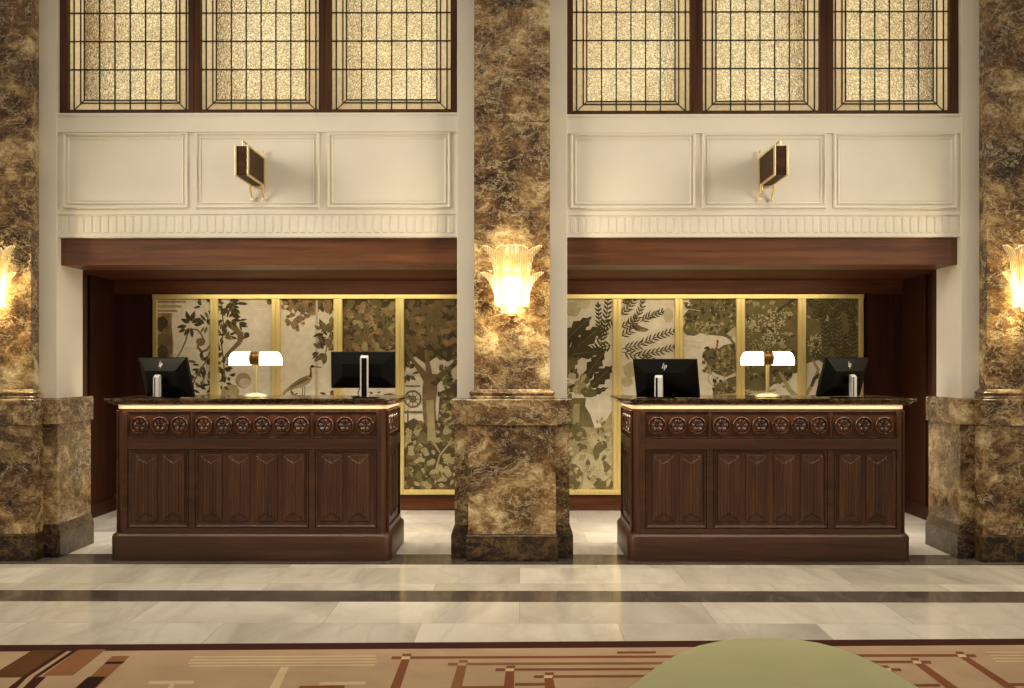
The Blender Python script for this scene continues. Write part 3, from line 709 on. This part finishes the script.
    A.thicket(684, 735, 299, 333, 120, 5, 3, [1, 2, 2, 7, 1]); A.dots(705, 327, 17, 6, 60, 7); A.thicket(690, 735, 299, 318, 50, 5, 3, [1, 1, 2])
    A.line([(722,334),(729,338),(734,344)], 2.4, 4); A.poly([(726,334),(735,326),(736,336),(731,337)], 8); A.dots(722, 305, 12, 6, 20, 3)
    A.poly([(703,352),(708,348),(716,350),(724,345),(735,343),(736,372),(726,377),(716,374),(708,368),(706,361),(702,357)], 2)
    A.thicket(704, 735, 347, 373, 90, 5, 3, [1, 2, 2, 7, 4]); A.dots(728, 360, 8, 10, 36, 7)
    A.line([(716,349),(717,344),(718,341)], 1.6, 6); A.blob(717, 341, 1.2, 1.2, 6, 8); A.line([(714,350),(717,346)], 1.2, 6)
    A.ringline(716, 378, 8, .7, 7); A.blob(717, 378, 1.4, 1.4, 7, 8); A.line([(710,374),(723,382)], .4, 7)
    A.poly([(712,398),(713,388),(720,384),(728,378),(736,376),(736,400)], 2); A.thicket(714, 735, 382, 397, 46, 5, 3, [1, 2, 7, 2]); A.poly([(712,395),(736,393),(736,400),(708,400)], 7)
    for y in (308, 340, 345): A.line([(683,y),(700,y+3)], .6, 5)
    # panel 4: broad olive tree
    A.poly([(743,298),(798,298),(798,372),(791,374),(785,380),(780,384),(774,384),(766,390),(756,392),(743,397)], 2)
    A.thicket(744, 797, 299, 378, 190, 7, 4, [2, 2, 7, 2, 9]); A.dots(757, 322, 13, 8, 70, 8); A.dots(776, 318, 10, 12, 70, 8); A.dots(774, 337, 12, 9, 80, 8); A.dots(748, 330, 5, 8, 30, 7); A.dots(760, 345, 12, 6, 50, 7)
    A.thicket(744, 797, 355, 383, 60, 6, 3.5, [2, 1, 2])
    for i in range(7): A.leaf(776+i*2.4, 313-i*2, 6, 3, -1.0+i*.1, 1)
    A.line([(798,398),(789,390),(784,380),(779,372)], [4,4.5,3.5,2], 7); A.line([(785,386),(770,391),(757,392),(745,391)], [2.4,2,2,1.4], 7)
    A.poly([(789,381),(793,374),(798,372),(798,392),(792,389)], 0); A.poly([(772,386),(778,383),(784,389),(776,390)], 0); A.dots(750, 392, 6, 3, 30, 8)
    # panel 5: dark feathery ferns
    A.poly([(804,298),(859,298),(859,366),(846,372),(830,368),(818,360),(804,364)], 2); A.thicket(804, 859, 299, 350, 70, 7, 3.5, [2, 9, 7, 2])
    A.dots(815, 345, 8, 12, 60, 8)
    for pts, n, ln in (([(822,362),(826,345),(824,325),(820,312)], 12, 9), ([(838,366),(839,345),(838,326),(836,312)], 13, 9), ([(852,370),(852,350),(853,332),(850,318)], 12, 8), ([(806,300),(818,306),(830,304)], 8, 9), ([(858,316),(846,308),(832,302)], 9, 9),
                       ([(810,318),(822,312),(834,314)], 8, 8), ([(858,300),(848,303),(840,310)], 7, 8), ([(809,352),(822,356),(834,362)], 7, 8), ([(844,362),(846,350),(845,338)], 7, 7), ([(830,344),(832,330),(831,318)], 8, 7)):
        A.frond(pts, n, ln, 2.1, 1, .8)
    A.poly([(804,372),(810,368),(818,374),(816,388),(804,396)], 0); A.line([(804,398),(812,384),(818,370),(812,360)], [3,4,3,2], 7); A.poly([(810,386),(812,378),(818,373),(821,375),(815,380),(812,387)], 1)
    A.poly([(818,374),(859,368),(859,400),(816,400)], 7)

mural('painted_mural', 'gold framed tapestry-like mural of trees and a crane bird behind the left desk',
      [(154, 158), (211, 219), (272.5, 281), (334.2, 343), (396, 404.5), (458, 463)], paint_left,
      ['canvas with a pale column and a leafy branch', 'canvas with a dark leafy bough and a stone', 'canvas with a standing crane bird', 'canvas filled with brown foliage', 'canvas with a tree trunk above thick plants'])
mural('painted_mural', 'gold framed mural of dark broad leaves, willow sprays and olive trees behind the right desk',
      [(554, 559), (612.6, 621), (674.3, 682.5), (735.6, 744.3), (797, 805.2), (858, 862.3)], paint_right,
      ['canvas with broad dark leaves and a vase', 'canvas with willow sprays and a small bird', 'canvas with two olive tree crowns', 'canvas with a spreading olive tree', 'canvas with dark feathery ferns'])

# ------------------------------------------------------------------ reception desks
def rr_outline(hw, y0, y1, r, z, n=7):
    """plan of the desk: rounded front corners, square back"""
    pts = [(hw, y1, z), (-hw, y1, z)]
    for i in range(n + 1):
        a = math.pi + (math.pi / 2) * i / n; pts.append((-hw + r + r*math.cos(a), y0 + r + r*math.sin(a), z))
    for i in range(n + 1):
        a = 1.5*math.pi + (math.pi / 2) * i / n; pts.append((hw - r + r*math.cos(a), y0 + r + r*math.sin(a), z))
    return pts
K = 7.55 / F
def dz_(py): return CH - (py - HY) * K
def rosette_mesh():
    m = MB(); R = .065
    rs = [R * k for k in (0, .1, .2, .26, .33, .42, .52, .62, .7, .76, .82, .88, .94, 1)]
    n = 40
    def h(r, a):
        u = r / R
        if u > .8: return .004 + .017 * math.sin(math.pi * min(1, (u - .8) / .2)) ** .8
        if u < .2: return .016 * math.cos(u / .2 * math.pi / 2) ** .6 + .006
        pet = abs(math.cos(3 * a)) ** .8; env = math.sin(math.pi * (u - .2) / .6)
        return .004 + .013 * pet * env
    rings = []
    for r in reversed(rs[1:]):
        rings.append([(r*math.cos(2*math.pi*i/n), -h(r, 2*math.pi*i/n), r*math.sin(2*math.pi*i/n)) for i in range(n)])
    m.loft([[(p[0], 0.001, p[2]) for p in rings[0]]] + rings, False, True)
    return m
def linenfold_mesh(wd, ht):
    m = MB()
    def fn(u, v):
        x = (u - .5) * wd; z = (v - .5) * ht; s_ = abs(u - .5) * 2
        a = .05
        edge = min(u, 1-u) * wd; edz = min(v, 1-v) * ht
        if edge < .004 or edz < .004: return (x, 0, z)
        top = ht/2 - .012 - a * (1 - s_) if s_ < .72 else ht/2 - .012
        inside = -top < z < top
        if s_ > .8: d = .010
        elif inside: d = .008 + .006 * abs(math.cos((u - .5) * math.pi * 7.0))
        else: d = .005
        return (x, -d, z)
    m.grid(fn, 40, 80)
    return m
def build_desk(loc, label):
    root = empty('reception_desk', loc, label, 'reception desk', 'carved wooden reception desks')
    D = .83
    m = MB()
    zb = dz_(534)
    m.loft([rr_outline(.995, 0, D, .085, 0), rr_outline(.995, 0, D, .085, zb - .022), rr_outline(.989, .006, D, .08, zb - .012), rr_outline(.978, .018, D, .075, zb), rr_outline(.965, .03, D, .07, zb + .004)])
    m.build('plinth', M['desk_wood_x'], root, smooth=35)
    m = MB(); bt = 1.098
    m.loft([rr_outline(.955, .042, D - .01, .07, zb), rr_outline(.955, .042, D - .01, .07, bt)])
    m.build('body', M['desk_wood'], root, smooth=35)
    # front face frame: stiles and rails standing proud of the body
    m = MB(); y0, y1 = .024, .043; sx = .0113
    fx = .882; zt, zf0, zl1, zl0 = dz_(411.8), dz_(438.7), dz_(449.5), dz_(528.6)
    m.box(sx-fx, sx+fx, y0, y1, zt, bt - .045); m.box(sx-fx, sx+fx, y0, y1, zl1, zf0); m.box(sx-fx, sx+fx, y0, y1, zb + .002, zl0)
    m.box(-.906, sx-fx, y0, y1, zb + .002, bt - .045); m.box(sx+fx, .912, y0, y1, zb + .002, bt - .045)
    for x in (-.428 + sx, .421 + sx):
        m.box(x - .008, x + .008, y0 + .004, y1, zf0, zt); m.box(x - .022, x + .022, y0 + .004, y1, zl0, zl1)
    # inner beading round each opening
    xs = [sx-fx, sx-.428, sx+.421, sx+fx]
    for i in range(3):
        a, b = xs[i], xs[i+1]
        ga = .008 if i else 0; gb = .008 if i < 2 else 0
        picture_frame(m, a + ga, b - gb, zf0, zt, .012, y1 - .001, .012)
        ga = .022 if i else 0; gb = .022 if i < 2 else 0
        picture_frame(m, a + ga, b - gb, zl0, zl1, .022, y1 - .001, .012)
    m.build('face_frame', M['desk_wood_x'], root, bevel=.003)
    # carved pieces
    ro = rosette_mesh().build('rosette', M['carved_wood'], root, smooth=50)
    zr = dz_(425.4); first = True
    for px in (138.9,159.3,179,203.4,223.2,242.4,262,281.4,300.6,324.9,345.2,365.6):
        p = ((px - 250.7) * K, .041, zr)
        if first: ro.location = p; first = False
        else: part(ro, root, p)
    for s in (-1, 1):
        for i in range(4): part(ro, root, (s * .954, .17 + i * .145, zr), s * math.pi / 2)
    zc, ht = (dz_(454.5) + dz_(522)) / 2, dz_(454.5) - dz_(522)
    lf = linenfold_mesh(.16, ht).build('linenfold_panel', M['desk_wood'], root, smooth=25); first = True
    for px in (145.5,172.8,210.6,238.5,266.2,293.6,331.5,358.5):
        p = ((px - 250.7) * K, .041, zc)
        if first: lf.location = p; first = False
        else: part(lf, root, p)
    for s in (-1, 1):
        for i in range(3): part(lf, root, (s * .954, .2 + i * .2, zc), s * math.pi / 2)
        m = MB()
        for z0, z1 in ((zt, bt - .045), (zl1, zf0), (zb + .002, zl0)):
            a, b = sorted((s * .954, s * .97)); m.box(a, b, .1, D - .02, z0, z1)
        for q0, q1 in ((.085, .1), (D - .04, D - .02)):
            a, b = sorted((s * .954, s * .97)); m.box(a, b, q0, q1, zb + .002, bt - .045)
        m.build('side_frame', M['desk_wood_x'], root, bevel=.003)
    # glowing band standing in for the wood lit by the hidden LED
    m = MB(); z0, z1 = bt - .030, bt - .004
    a = rr_outline(.957, .036, D - .01, .072, z0)[1:]; b = rr_outline(.957, .036, D - .01, .072, z1)[1:]
    a = a + [(.957, D - .01, z0)]; b = b + [(.957, D - .01, z1)]
    m.loft([a, b], False, False, closed=False)
    m.build('light_strip', M['led'], root, smooth=35, solid=.004)
    for lx, ly, ln, rz_ in ((0, -.004, 1.9, 0), (-1.0, .45, .75, math.pi / 2), (1.0, .45, .75, math.pi / 2)):
        d = bpy.data.lights.new('counter_led', 'AREA'); d.shape = 'RECTANGLE'; d.size = ln; d.size_y = .012; d.energy = 1.05 * ln; d.color = (1, .76, .54)
        lo = bpy.data.objects.new('counter_led', d); col.objects.link(lo); lo.parent = root; lo.location = (lx, ly, bt - .003); lo.rotation_euler = (0, 0, rz_)
    # stone counter with an ogee edge
    m = MB(); zc0, zc1 = bt, 1.143
    m.loft([rr_outline(hw + .012, y, D + .02, r, z) for hw, y, r, z in ((.99, .012, .08, zc0), (1.0, .002, .085, zc0 + .004), (1.004, -.002, .085, zc0 + .012), (1.018, -.016, .09, zc0 + .02), (1.032, -.03, .095, zc0 + .028), (1.034, -.032, .095, zc0 + .038), (1.03, -.028, .095, zc1))])
    m.build('countertop', M['counter'], root, smooth=40)
    return root
M['counter'] = brown_marble('polished_counter_stone', True)
M['counter'].node_tree.nodes['Principled BSDF'].inputs['Roughness'].default_value = .1
xl = PX(250.7, 7.55); xr = PX(769.2, 7.55)
desk = build_desk((xl, Y_BASE, 0), 'carved wooden reception desk left of the central marble pillar')
dup(desk, (xr, Y_BASE, 0), 'carved wooden reception desk right of the central marble pillar')
ZC = 1.143

# ------------------------------------------------------------------ table lamps
def build_lamp(loc, label):
    root = empty('table_lamp', loc, label, 'lamp', 'twin shade brass desk lamps')
    m = MB(); m.lathe([(.091, 0), (.092, .006), (.085, .014), (.06, .022), (.03, .028), (.012, .033), (.0105, .04)]); m.build('base', M['pale_brass'], root, smooth=40)
    m = MB(); m.lathe([(.013, .03), (.013, .245), (.015, .247), (.015, .25)], n=20); m.build('stem', M['pale_brass'], root, smooth=40)
    zc = .284
    m = MB(); m.lathe([(.03, -.039), (.047, -.039), (.047, -.022), (.034, -.021), (.034, -.007), (.038, -.006), (.038, .006), (.034, .007), (.034, .021), (.047, .022), (.047, .039), (.03, .039)], (0, 0, zc), 24, 'x')
    hold = m.build('holder', M['bronze'], root, smooth=40)
    m = MB(); m.lathe([(.016, .234), (.018, .246), (.018, .262)], n=20); m.build('collar', M['bronze'], root, smooth=40)
    m = MB(); m.lathe([(.014, .315), (.014, .328), (.007, .336), (.002, .338)], n=16); m.build('top_knob', M['bronze'], hold, smooth=40)
    for s in (-1, 1):
        m = MB(); rings = []
        for i in range(15):
            u = i / 14; x = s * (.038 + .152 * u)
            k = 1 if u < .72 else math.sqrt(max(.0, 1 - ((u - .72) / .29) ** 2))
            hh = .100 * (.5 + .5 * k); rb = .05 * (.55 + .45 * k)
            ring_ = [(x, rb*math.cos(t), zc - .05 + hh*.45 + hh*.55*math.sin(t)) for t in [math.pi*j/14 for j in range(15)]]
            ring_ = [(x, rb*.96, zc - .05)] + ring_ + [(x, -rb*.96, zc - .05)]
            rings.append(ring_)
        m.loft(rings); m.build('shade', M['shade'], root, smooth=45)
    return root
lamp = build_lamp((PX(255.5, 7.86), 7.86, ZC), 'lit brass lamp with two white shades on the left desk')
dup(lamp, (PX(767.5, 7.86), 7.86, ZC), 'lit brass lamp with two white shades on the right desk')

# ------------------------------------------------------------------ monitors
def build_monitor(loc, label, yaw, tilt, hc, W, H, colh, dark_slot, ox):
    root = empty('computer_monitor', loc, label, 'monitor', 'computer monitors on the reception desks', None, yaw)
    ct, st = math.cos(tilt), math.sin(tilt); oy = .085
    q = lambda u, v, d: (u + ox, oy - d*ct - v*st, hc + v*ct - d*st)
    hw, hh = W/2, H/2
    rect = lambda ix, iy, d: [q(-hw+ix, -hh+iy, d), q(hw-ix, -hh+iy, d), q(hw-ix, hh-iy, d), q(-hw+ix, hh-iy, d)]
    m = MB(); m.loft([rect(0, 0, -.012), rect(0, 0, .008), rect(.004, .004, .012), rect(.085, .082, .045), rect(.09, .086, .047)]); case = m.build('casing', M['black'], root, bevel=.0015)
    m = MB(); m.loft([rect(.01, .01, -.0135), rect(.01, .01, -.012)]); m.build('screen', M['screen'], case)
    # emblem of slanted strokes on the upper slope of the back
    m = MB()
    def em(u, v):
        f = (hh - .004 - v) / .078; return q(u, v, .0135 + .033 * f)
    vy = hh - .045
    def stroke(u0, v0, u1, v1, wd):
        m.loft([[em(u0-wd, vy+v0), em(u0+wd, vy+v0), em(u1+wd, vy+v1), em(u1-wd, vy+v1)], [tuple(Vector(em(a, vy+b)) + Vector((0, -.0015*ct, -.0015*st))) for a, b in ((u0-wd, v0), (u0+wd, v0), (u1+wd, v1), (u1-wd, v1))]])
    ud = -1
    for u0, v0, u1, v1 in ((-.015,-.012,-.003,.024),(-.004,-.012,.004,.010),(.000,-.024,.012,.012),(.012,-.010,.019,.010)):
        stroke(u0, v0, u1, v1, .0022)
    stroke(-.006, .010, .004, .010, .003); stroke(.010, -.010, .014, -.010, .003); stroke(.012, .011, .019, .011, .002)
    m.build('emblem', M['silver'], case)
    # stand
    m = MB(); m.box(-.085, .085, -.03, .13, 0, .006); m.build('stand_base', M['black'], root, bevel=.003)
    m = MB()
    m.box(-.028, -.020, -.022, .006, .008, colh); m.box(-.004, .028, -.022, .006, .008, colh) if not dark_slot else m.box(.020, .028, -.022, .006, .008, colh)
    m.loft([[(-.028, -.022, colh), (.028, -.022, colh), (.028, .006, colh), (-.028, .006, colh)], [(-.026, -.006, colh + .018), (.026, -.006, colh + .018), (.026, .006, colh + .018), (-.026, .006, colh + .018)]])
    colm = m.build('stand_column', M['silver'], root, bevel=.002)
    m = MB(); m.box(-.02, .02, -.012, .005, .008, colh); m.build('column_slot', M['black'], colm)
    m = MB(); m.lathe([(.025, .0), (.025, .075)], (0, .0, min(hc, colh - .02)), 16, 'y'); m.build('tilt_joint', M['black'], root)
    return root
ym = 7.63
mon = [(158, -31, 14, .148, .495, .29, .148, False, -.01, 'black monitor with white stand on the left end of the left desk'),
       (364.5, -3, 3, .200, .465, .262, .285, True, -.026, 'black monitor raised high on its stand, right end of the left desk'),
       (659, -22, 20, .140, .465, .290, .145, False, .032, 'black monitor with white stand on the right desk, end nearest the central pillar'),
       (852, 38, 16, .150, .50, .285, .150, False, .01, 'black monitor with white stand on the right desk, end farthest from the central pillar')]
for i, (px, yw, tl, hc, W, H, ch_, slot, ox, lb) in enumerate(mon):
    r = build_monitor((PX(px, ym), ym, ZC), lb, math.radians(yw), math.radians(tl), hc, W, H, ch_, slot, ox)
    if i == 1:
        m = MB(); m.tube([(-.02, .05, .10), (-.045, .03, .06), (-.05, .01, .03), (-.03, -.03, .012), (-.09, -.03, .0125)], .004, 8); m.build('cable', M['black'], r, smooth=60)

# ------------------------------------------------------------------ wall box lights (walnut and brass)
def build_box(loc, s, label):
    """s=+1: seen from its right"""
    root = empty('wall_box_lantern', loc, label, 'wall light', 'walnut and brass wall boxes')
    dp, hw, hh = .46, .042, .098
    m = MB(); m.box(-hw, hw, -dp, -.02, -hh, hh); m.build('wood_box', M['box_wood'], root, bevel=.002)
    m = MB(); b = .0065
    for x in (-hw, hw):
        m.box(x - b, x + b, -dp - b, -dp + b, -hh - b, hh + b)
        m.box(x - b, x + b, -.026, -.012, -hh - b, hh + b)
        for z in (-hh, hh): m.box(x - b, x + b, -dp + b, -.02, z - b, z + b)
    m.build('brass_edging', M['gold'], root, bevel=.0015)
    m = MB(); m.box(-hw * .9, hw * .9, -.022, 0, -hh * .8, hh * .8); m.build('wall_plate', M['gold'], root, bevel=.002)
    for x in (-hw, hw):
        m = MB()
        m.tube([(x, -.07, -hh), (x, -.065, -hh - .04), (x, -.035, -hh - .07), (x, -.02, -hh - .09)], [.010, .010, .008, .006], 10)
        m.lathe([(.002, -.012), (.010, -.006), (.010, .006), (.002, .012)], (x, -.02, -hh - .098), 14); m.build('prong', M['gold'], root, smooth=40)
        m = MB(); m.tube([(x, -.03, hh), (x, -.03, hh + .04)], .006, 10); m.lathe([(.002, -.012), (.011, -.006), (.011, .006), (.002, .012)], (x, -.03, hh + .045), 14); m.build('knob', M['gold'], root, smooth=40)
    m = MB(); m.tube([(-s * .02, -.36, hh + .008), (-s * .02, -.36, hh + .05), (-s * .02, -.33, hh + .058), (-s * .02, -.06, hh + .045), (-s * .02, -.05, hh + .005)], .0065, 10)
    m.build('top_rail', M['gold'], root, smooth=40)
    return root
yb0 = Y_WALL - .46
for px, py, s, lb in ((242, 160, 1, 'walnut box wall light with brass edges above the left desk'), (780.8, 160.5, -1, 'walnut box wall light with brass edges above the right desk')):
    build_box((PX(px, yb0), Y_WALL, PZ(py, yb0)), s, lb)

# ------------------------------------------------------------------ glass sconces on the pillars
def build_sconce(cx, label):
    zc = PZ(292, Y_SHAFT); root = empty('wall_sconce', (cx, Y_SHAFT, zc), label, 'wall light', 'glass leaf wall sconces on the marble pillars')
    u_ = .0070
    def leaf(nm, x0, z0, x1, z1, w0, w1, out0, out1, curl, lean, tip=.35, gm='sconce_glass_leaf'):
        m = MB()
        def fn(u, v):
            s_ = v; c = 2*u - 1
            wd = w0 + (w1 - w0) * math.sin(math.pi * .5 * min(1, s_ * 1.3))
            if s_ > .86: wd *= math.sqrt(max(.05, 1 - ((s_ - .86) / .14) ** 2 * tip * 2.2))
            x = x0 + (x1 - x0) * s_ ** lean + c * wd
            z = z0 + (z1 - z0) * (s_ - .10 * max(0, s_ - .8) / .2 * curl)
            d = out0 + (out1 - out0) * s_ ** 2 + curl * .05 * max(0, s_ - .72) / .28 - .028 * c * c * (w1 / .08) + .0035 * math.cos(c * 16)
            return (x, -max(.006, d), z)
        m.grid(fn, 26, 30); return m.build(nm, M[gm], root, smooth=80, solid=.005)
    P_ = lambda px, py: ((px - 511.5) * u_, (292 - py) * u_)
    top = 241
    leaf('glass_leaf', 0, -.10, 0, (292 - top) * u_, .06, .118, .10, .115, .9, 1, .2)
    for s in (-1, 1):
        leaf('glass_leaf', s * .085, -.09, s * .195, (292 - 242) * u_, .035, .034, .07, .09, .8, 4.0)
        leaf('glass_leaf', s * .09, -.11, s * .205, (292 - 271) * u_, .03, .032, .085, .11, .7, 3.0)
    leaf('glass_leaf', 0, -.15, 0, (292 - 267) * u_, .045, .06, .19, .205, .9, 1, .44, 'sconce_glass')
    for s in (-1, 1): leaf('glass_leaf', s * .04, -.15, s * .12, (292 - 268) * u_, .036, .045, .16, .175, .8, 1.8, .35, 'sconce_glass')
    m = MB(); rings = []
    for r, z in ((.02, -.165), (.05, -.15), (.07, -.125), (.082, -.09), (.088, -.05)):
        rings.append([(r * math.cos(a), -.11 + r * .98 * math.sin(a), z) for a in [2*math.pi*i/32 for i in range(32)]])
    m.loft(rings, True, False); cup = m.build('glass_cup', M['sconce_glass'], root, smooth=60)
    m = MB(); m.lathe([(.003, -.232), (.010, -.222), (.016, -.205), (.010, -.192), (.022, -.182), (.026, -.174), (.012, -.166), (.012, -.155)], (0, -.11, 0), 18); m.build('finial', M['bronze'], cup, smooth=45)
    m = MB(); m.box(-.035, .035, -.012, 0, -.14, .12); m.tube([(0, -.01, -.11), (0, -.05, -.13), (0, -.11, -.15)], .009, 10); m.build('back_plate', M['brass'], root, bevel=.003)
    m = MB(); m.lathe([(.004, -.036), (.011, -.032), (.018, -.012), (.020, .004), (.017, .02), (.008, .03), (.003, .033)], (0, -.095, -.02), 20)
    m.lathe([(.012, -.15), (.012, -.053)], (0, -.095, 0), 14)
    m.build('bulb', M['bulb'], root, smooth=60)
    l = point('sconce_light', (0, -.14, .04), 26.0, (1, .89, .62), .03); l.parent = root
    l = point('sconce_light', (0, -.14, -.06), 18.0, (1, .89, .62), .04); l.parent = root
    return root
for nm, cx in zip(('at the left edge of the photo', 'between the two desks', 'at the right edge of the photo'), PC):
    build_sconce(cx, 'lit ribbed glass leaf sconce on the marble pillar ' + nm)

# ------------------------------------------------------------------ rug
mb = MB()
rz = .014
e0, e1 = G(0, 645, .012), G(1024, 638.6, .012)
dirx = (Vector(e1) - Vector(e0)).normalized(); back = Vector((dirx.y, -dirx.x))          # towards the camera
o0 = Vector(e0) - dirx * 2.2; L_ = (Vector(e1) - Vector(e0)).length + 4.4; dep = 4.6
c4 = [o0, o0 + dirx * L_, o0 + dirx * L_ + back * dep, o0 + back * dep]
mb.loft([[(p.x, p.y, .0005) for p in c4], [(p.x, p.y, .009) for p in c4], [(p.x + .0, p.y - .0, .012) for p in c4]], True, True, 1)
inner = [o0 + dirx*.14 + back*.122, o0 + dirx*(L_-.14) + back*.122, o0 + dirx*(L_-.14) + back*(dep-.14), o0 + dirx*.14 + back*(dep-.14)]
mb.face([(p.x, p.y, .0124) for p in inner], 0)
rk = [0]
def rp(pts, mi):
    rk[0] += 1; mb.face([G(x, y, .012) + (.0126 + rk[0] * .00002,) for x, y in pts], mi)
def rl(x0, x1, y, th, mi, sl=-.0062):
    rp([(x0, y), (x1, y + sl*(x1-x0)), (x1, y + th + sl*(x1-x0)), (x0, y + th)], mi)
def bar(x0, y0, x1, y1, w0, w1, mi): rp([(x0 - w0/2, y0), (x0 + w0/2, y0), (x1 + w1/2, y1), (x1 - w1/2, y1)], mi)
# left block composition
rp([(32.2,650.4),(62.5,650.2),(21.5,677.5),(-13,678)], 3)
rp([(62.5,650.2),(69,650),(27,677.5),(8,697),(-3,697),(21.5,677.5)], 1)
rp([(73.5,649.8),(79,649.7),(39,676.5),(33,677)], 1); rp([(34,677),(46.5,676.6),(26,697),(14,697)], 1)
rp([(79,649.8),(106,649.5),(73,675.5),(42,676)], 6)
rp([(112,656.3),(130,656),(84,700),(66,700)], 6); rp([(107,661.8),(125,661.5),(122,664),(104,664.3)], 5); rp([(88,677),(106,676.6),(84,700),(62,700)], 5)
rp([(149,681.2),(194,680.8),(193.4,684),(148,684.4)], 4); rp([(170,684.2),(175,684.1),(166,700),(160,700)], 4)
for y, xa_, xb_ in ((656.6,193,376),(659.6,190,376),(662.6,188,377),(665.6,190,375)): rl(xa_, xb_, y, 1.2, 4, -.0058)
rp([(281,667),(289,667),(276,695),(266,695)], 4); rp([(320,682.3),(366,681.6),(365,684.6),(319,685.4)], 4); rp([(300,686),(345,685.5),(340,700),(290,700)], 2)
# stepped lines with little checks at the corners
for x, y, xe, w_, xb_, mi in ((406,656.6,676,9,391,2),(462.4,663,672,10,453,6),(510,668.6,664,9.5,508,2),(548.5,675.5,655,9.5,552,2)):
    rl(x, xe, y, 2.4, mi, -.004); bar(x, y + 2, xb_, 700, w_ - 1, w_ + 2, mi)
    rp([(x-14, y), (x-4, y), (x-5, y+2.8), (x-15, y+2.8)], mi); rp([(x-3.4, y-2.8), (x+5.5, y-2.8), (x+5, y), (x-4, y)], mi); rp([(x-4, y), (x+4.6, y), (x+3.4, y+2.8), (x-5, y+2.8)], 4 if mi == 2 else 0)
rl(617, 656, 651.6, 2.2, 2); rl(515, 545, 683.3, 2.6, 2); rl(461, 506, 686.5, 2.8, 2)
for x, y, xs, w_, xb_ in ((961,654.6,840,8.5,1033),(916,661,850,9.5,972),(886,668.5,840,7,925)):
    rl(xs, x, y, 2.4, 2, -.002); bar(x + 2, y + 2, xb_, 703, w_, w_ + 4, 2)
    rp([(x+4, y), (x+14, y), (x+16, y+2.8), (x+6, y+2.8)], 2); rp([(x-6, y-2.8), (x+2, y-2.8), (x+4, y), (x-4, y)], 2); rp([(x-4, y), (x+4, y), (x+6, y+2.8), (x-2, y+2.8)], 4)
rl(905, 940, 684.3, 2.6, 2, -.002); rl(1004, 1100, 683.4, 2.8, 2, -.002)
for y, xa_ in ((652.2,986),(655.2,990),(658.2,993),(661,996)): rl(xa_, 1100, y, 1.1, 4, -.002)
tag(mb.build('area_rug', RM, recalc=False), 'sand coloured rug with maroon border and stepped line pattern', 'rug')

# ------------------------------------------------------------------ green ottoman
zt = .45
ct_ = [(621,696),(628,688),(638,680),(652,671),(664,661.5),(678,652.5),(696,645),(720,640),(745,638),(772,637.8),(798,639),(820,642.6),(840,648),(858,655.2),(876,664),(895,673),(911,682),(922,690)]
far = [Vector(G(x, y, zt)) for x, y in ct_]
# close the free-form plan on the near side with a smooth arc
p0, p1 = far[0], far[-1]; n = 26
t0 = (far[0] - far[2]).normalized(); t1 = (far[-3] - far[-1]).normalized()
span = (p1 - p0).length
near = []
for i in range(1, n):
    f = i / n
    a = p1; b = p1 - t1 * span * .55; c = p0 + t0 * span * .75; d = p0
    near.append(a*(1-f)**3 + b*3*f*(1-f)**2 + c*3*f*f*(1-f) + d*f**3)
plan = far + near
# resample and smooth
for _ in range(2):
    plan = [(plan[i-1] + plan[i]*2 + plan[(i+1) % len(plan)]) / 4 for i in range(len(plan))]
cen = sum(plan, Vector((0, 0))) / len(plan)
sh = lambda k: [cen + (p - cen) * k for p in plan]
root = empty('ottoman', (cen.x, cen.y, 0), 'pale green velvet ottoman with a rounded top on the rug', 'ottoman')
m = MB()
lv = [(.96, .055), (.99, .07), (1.01, .10), (1.02, .2), (1.03, .32), (1.035, .38), (1.03, .415), (1.015, .438), (.99, .454), (.93, .462), (.7, .468), (.4, .472), (.12, .473)]
m.loft([[(p.x - cen.x, p.y - cen.y, z) for p in sh(k)] for k, z in lv]); m.build('upholstered_body', M['velvet'], root, smooth=70)
m = MB(); m.loft([[(p.x - cen.x, p.y - cen.y, z) for p in sh(k)] for k, z in ((.88, .0135), (.88, .06))]); m.build('plinth', M['desk_wood_x'], root, smooth=60)
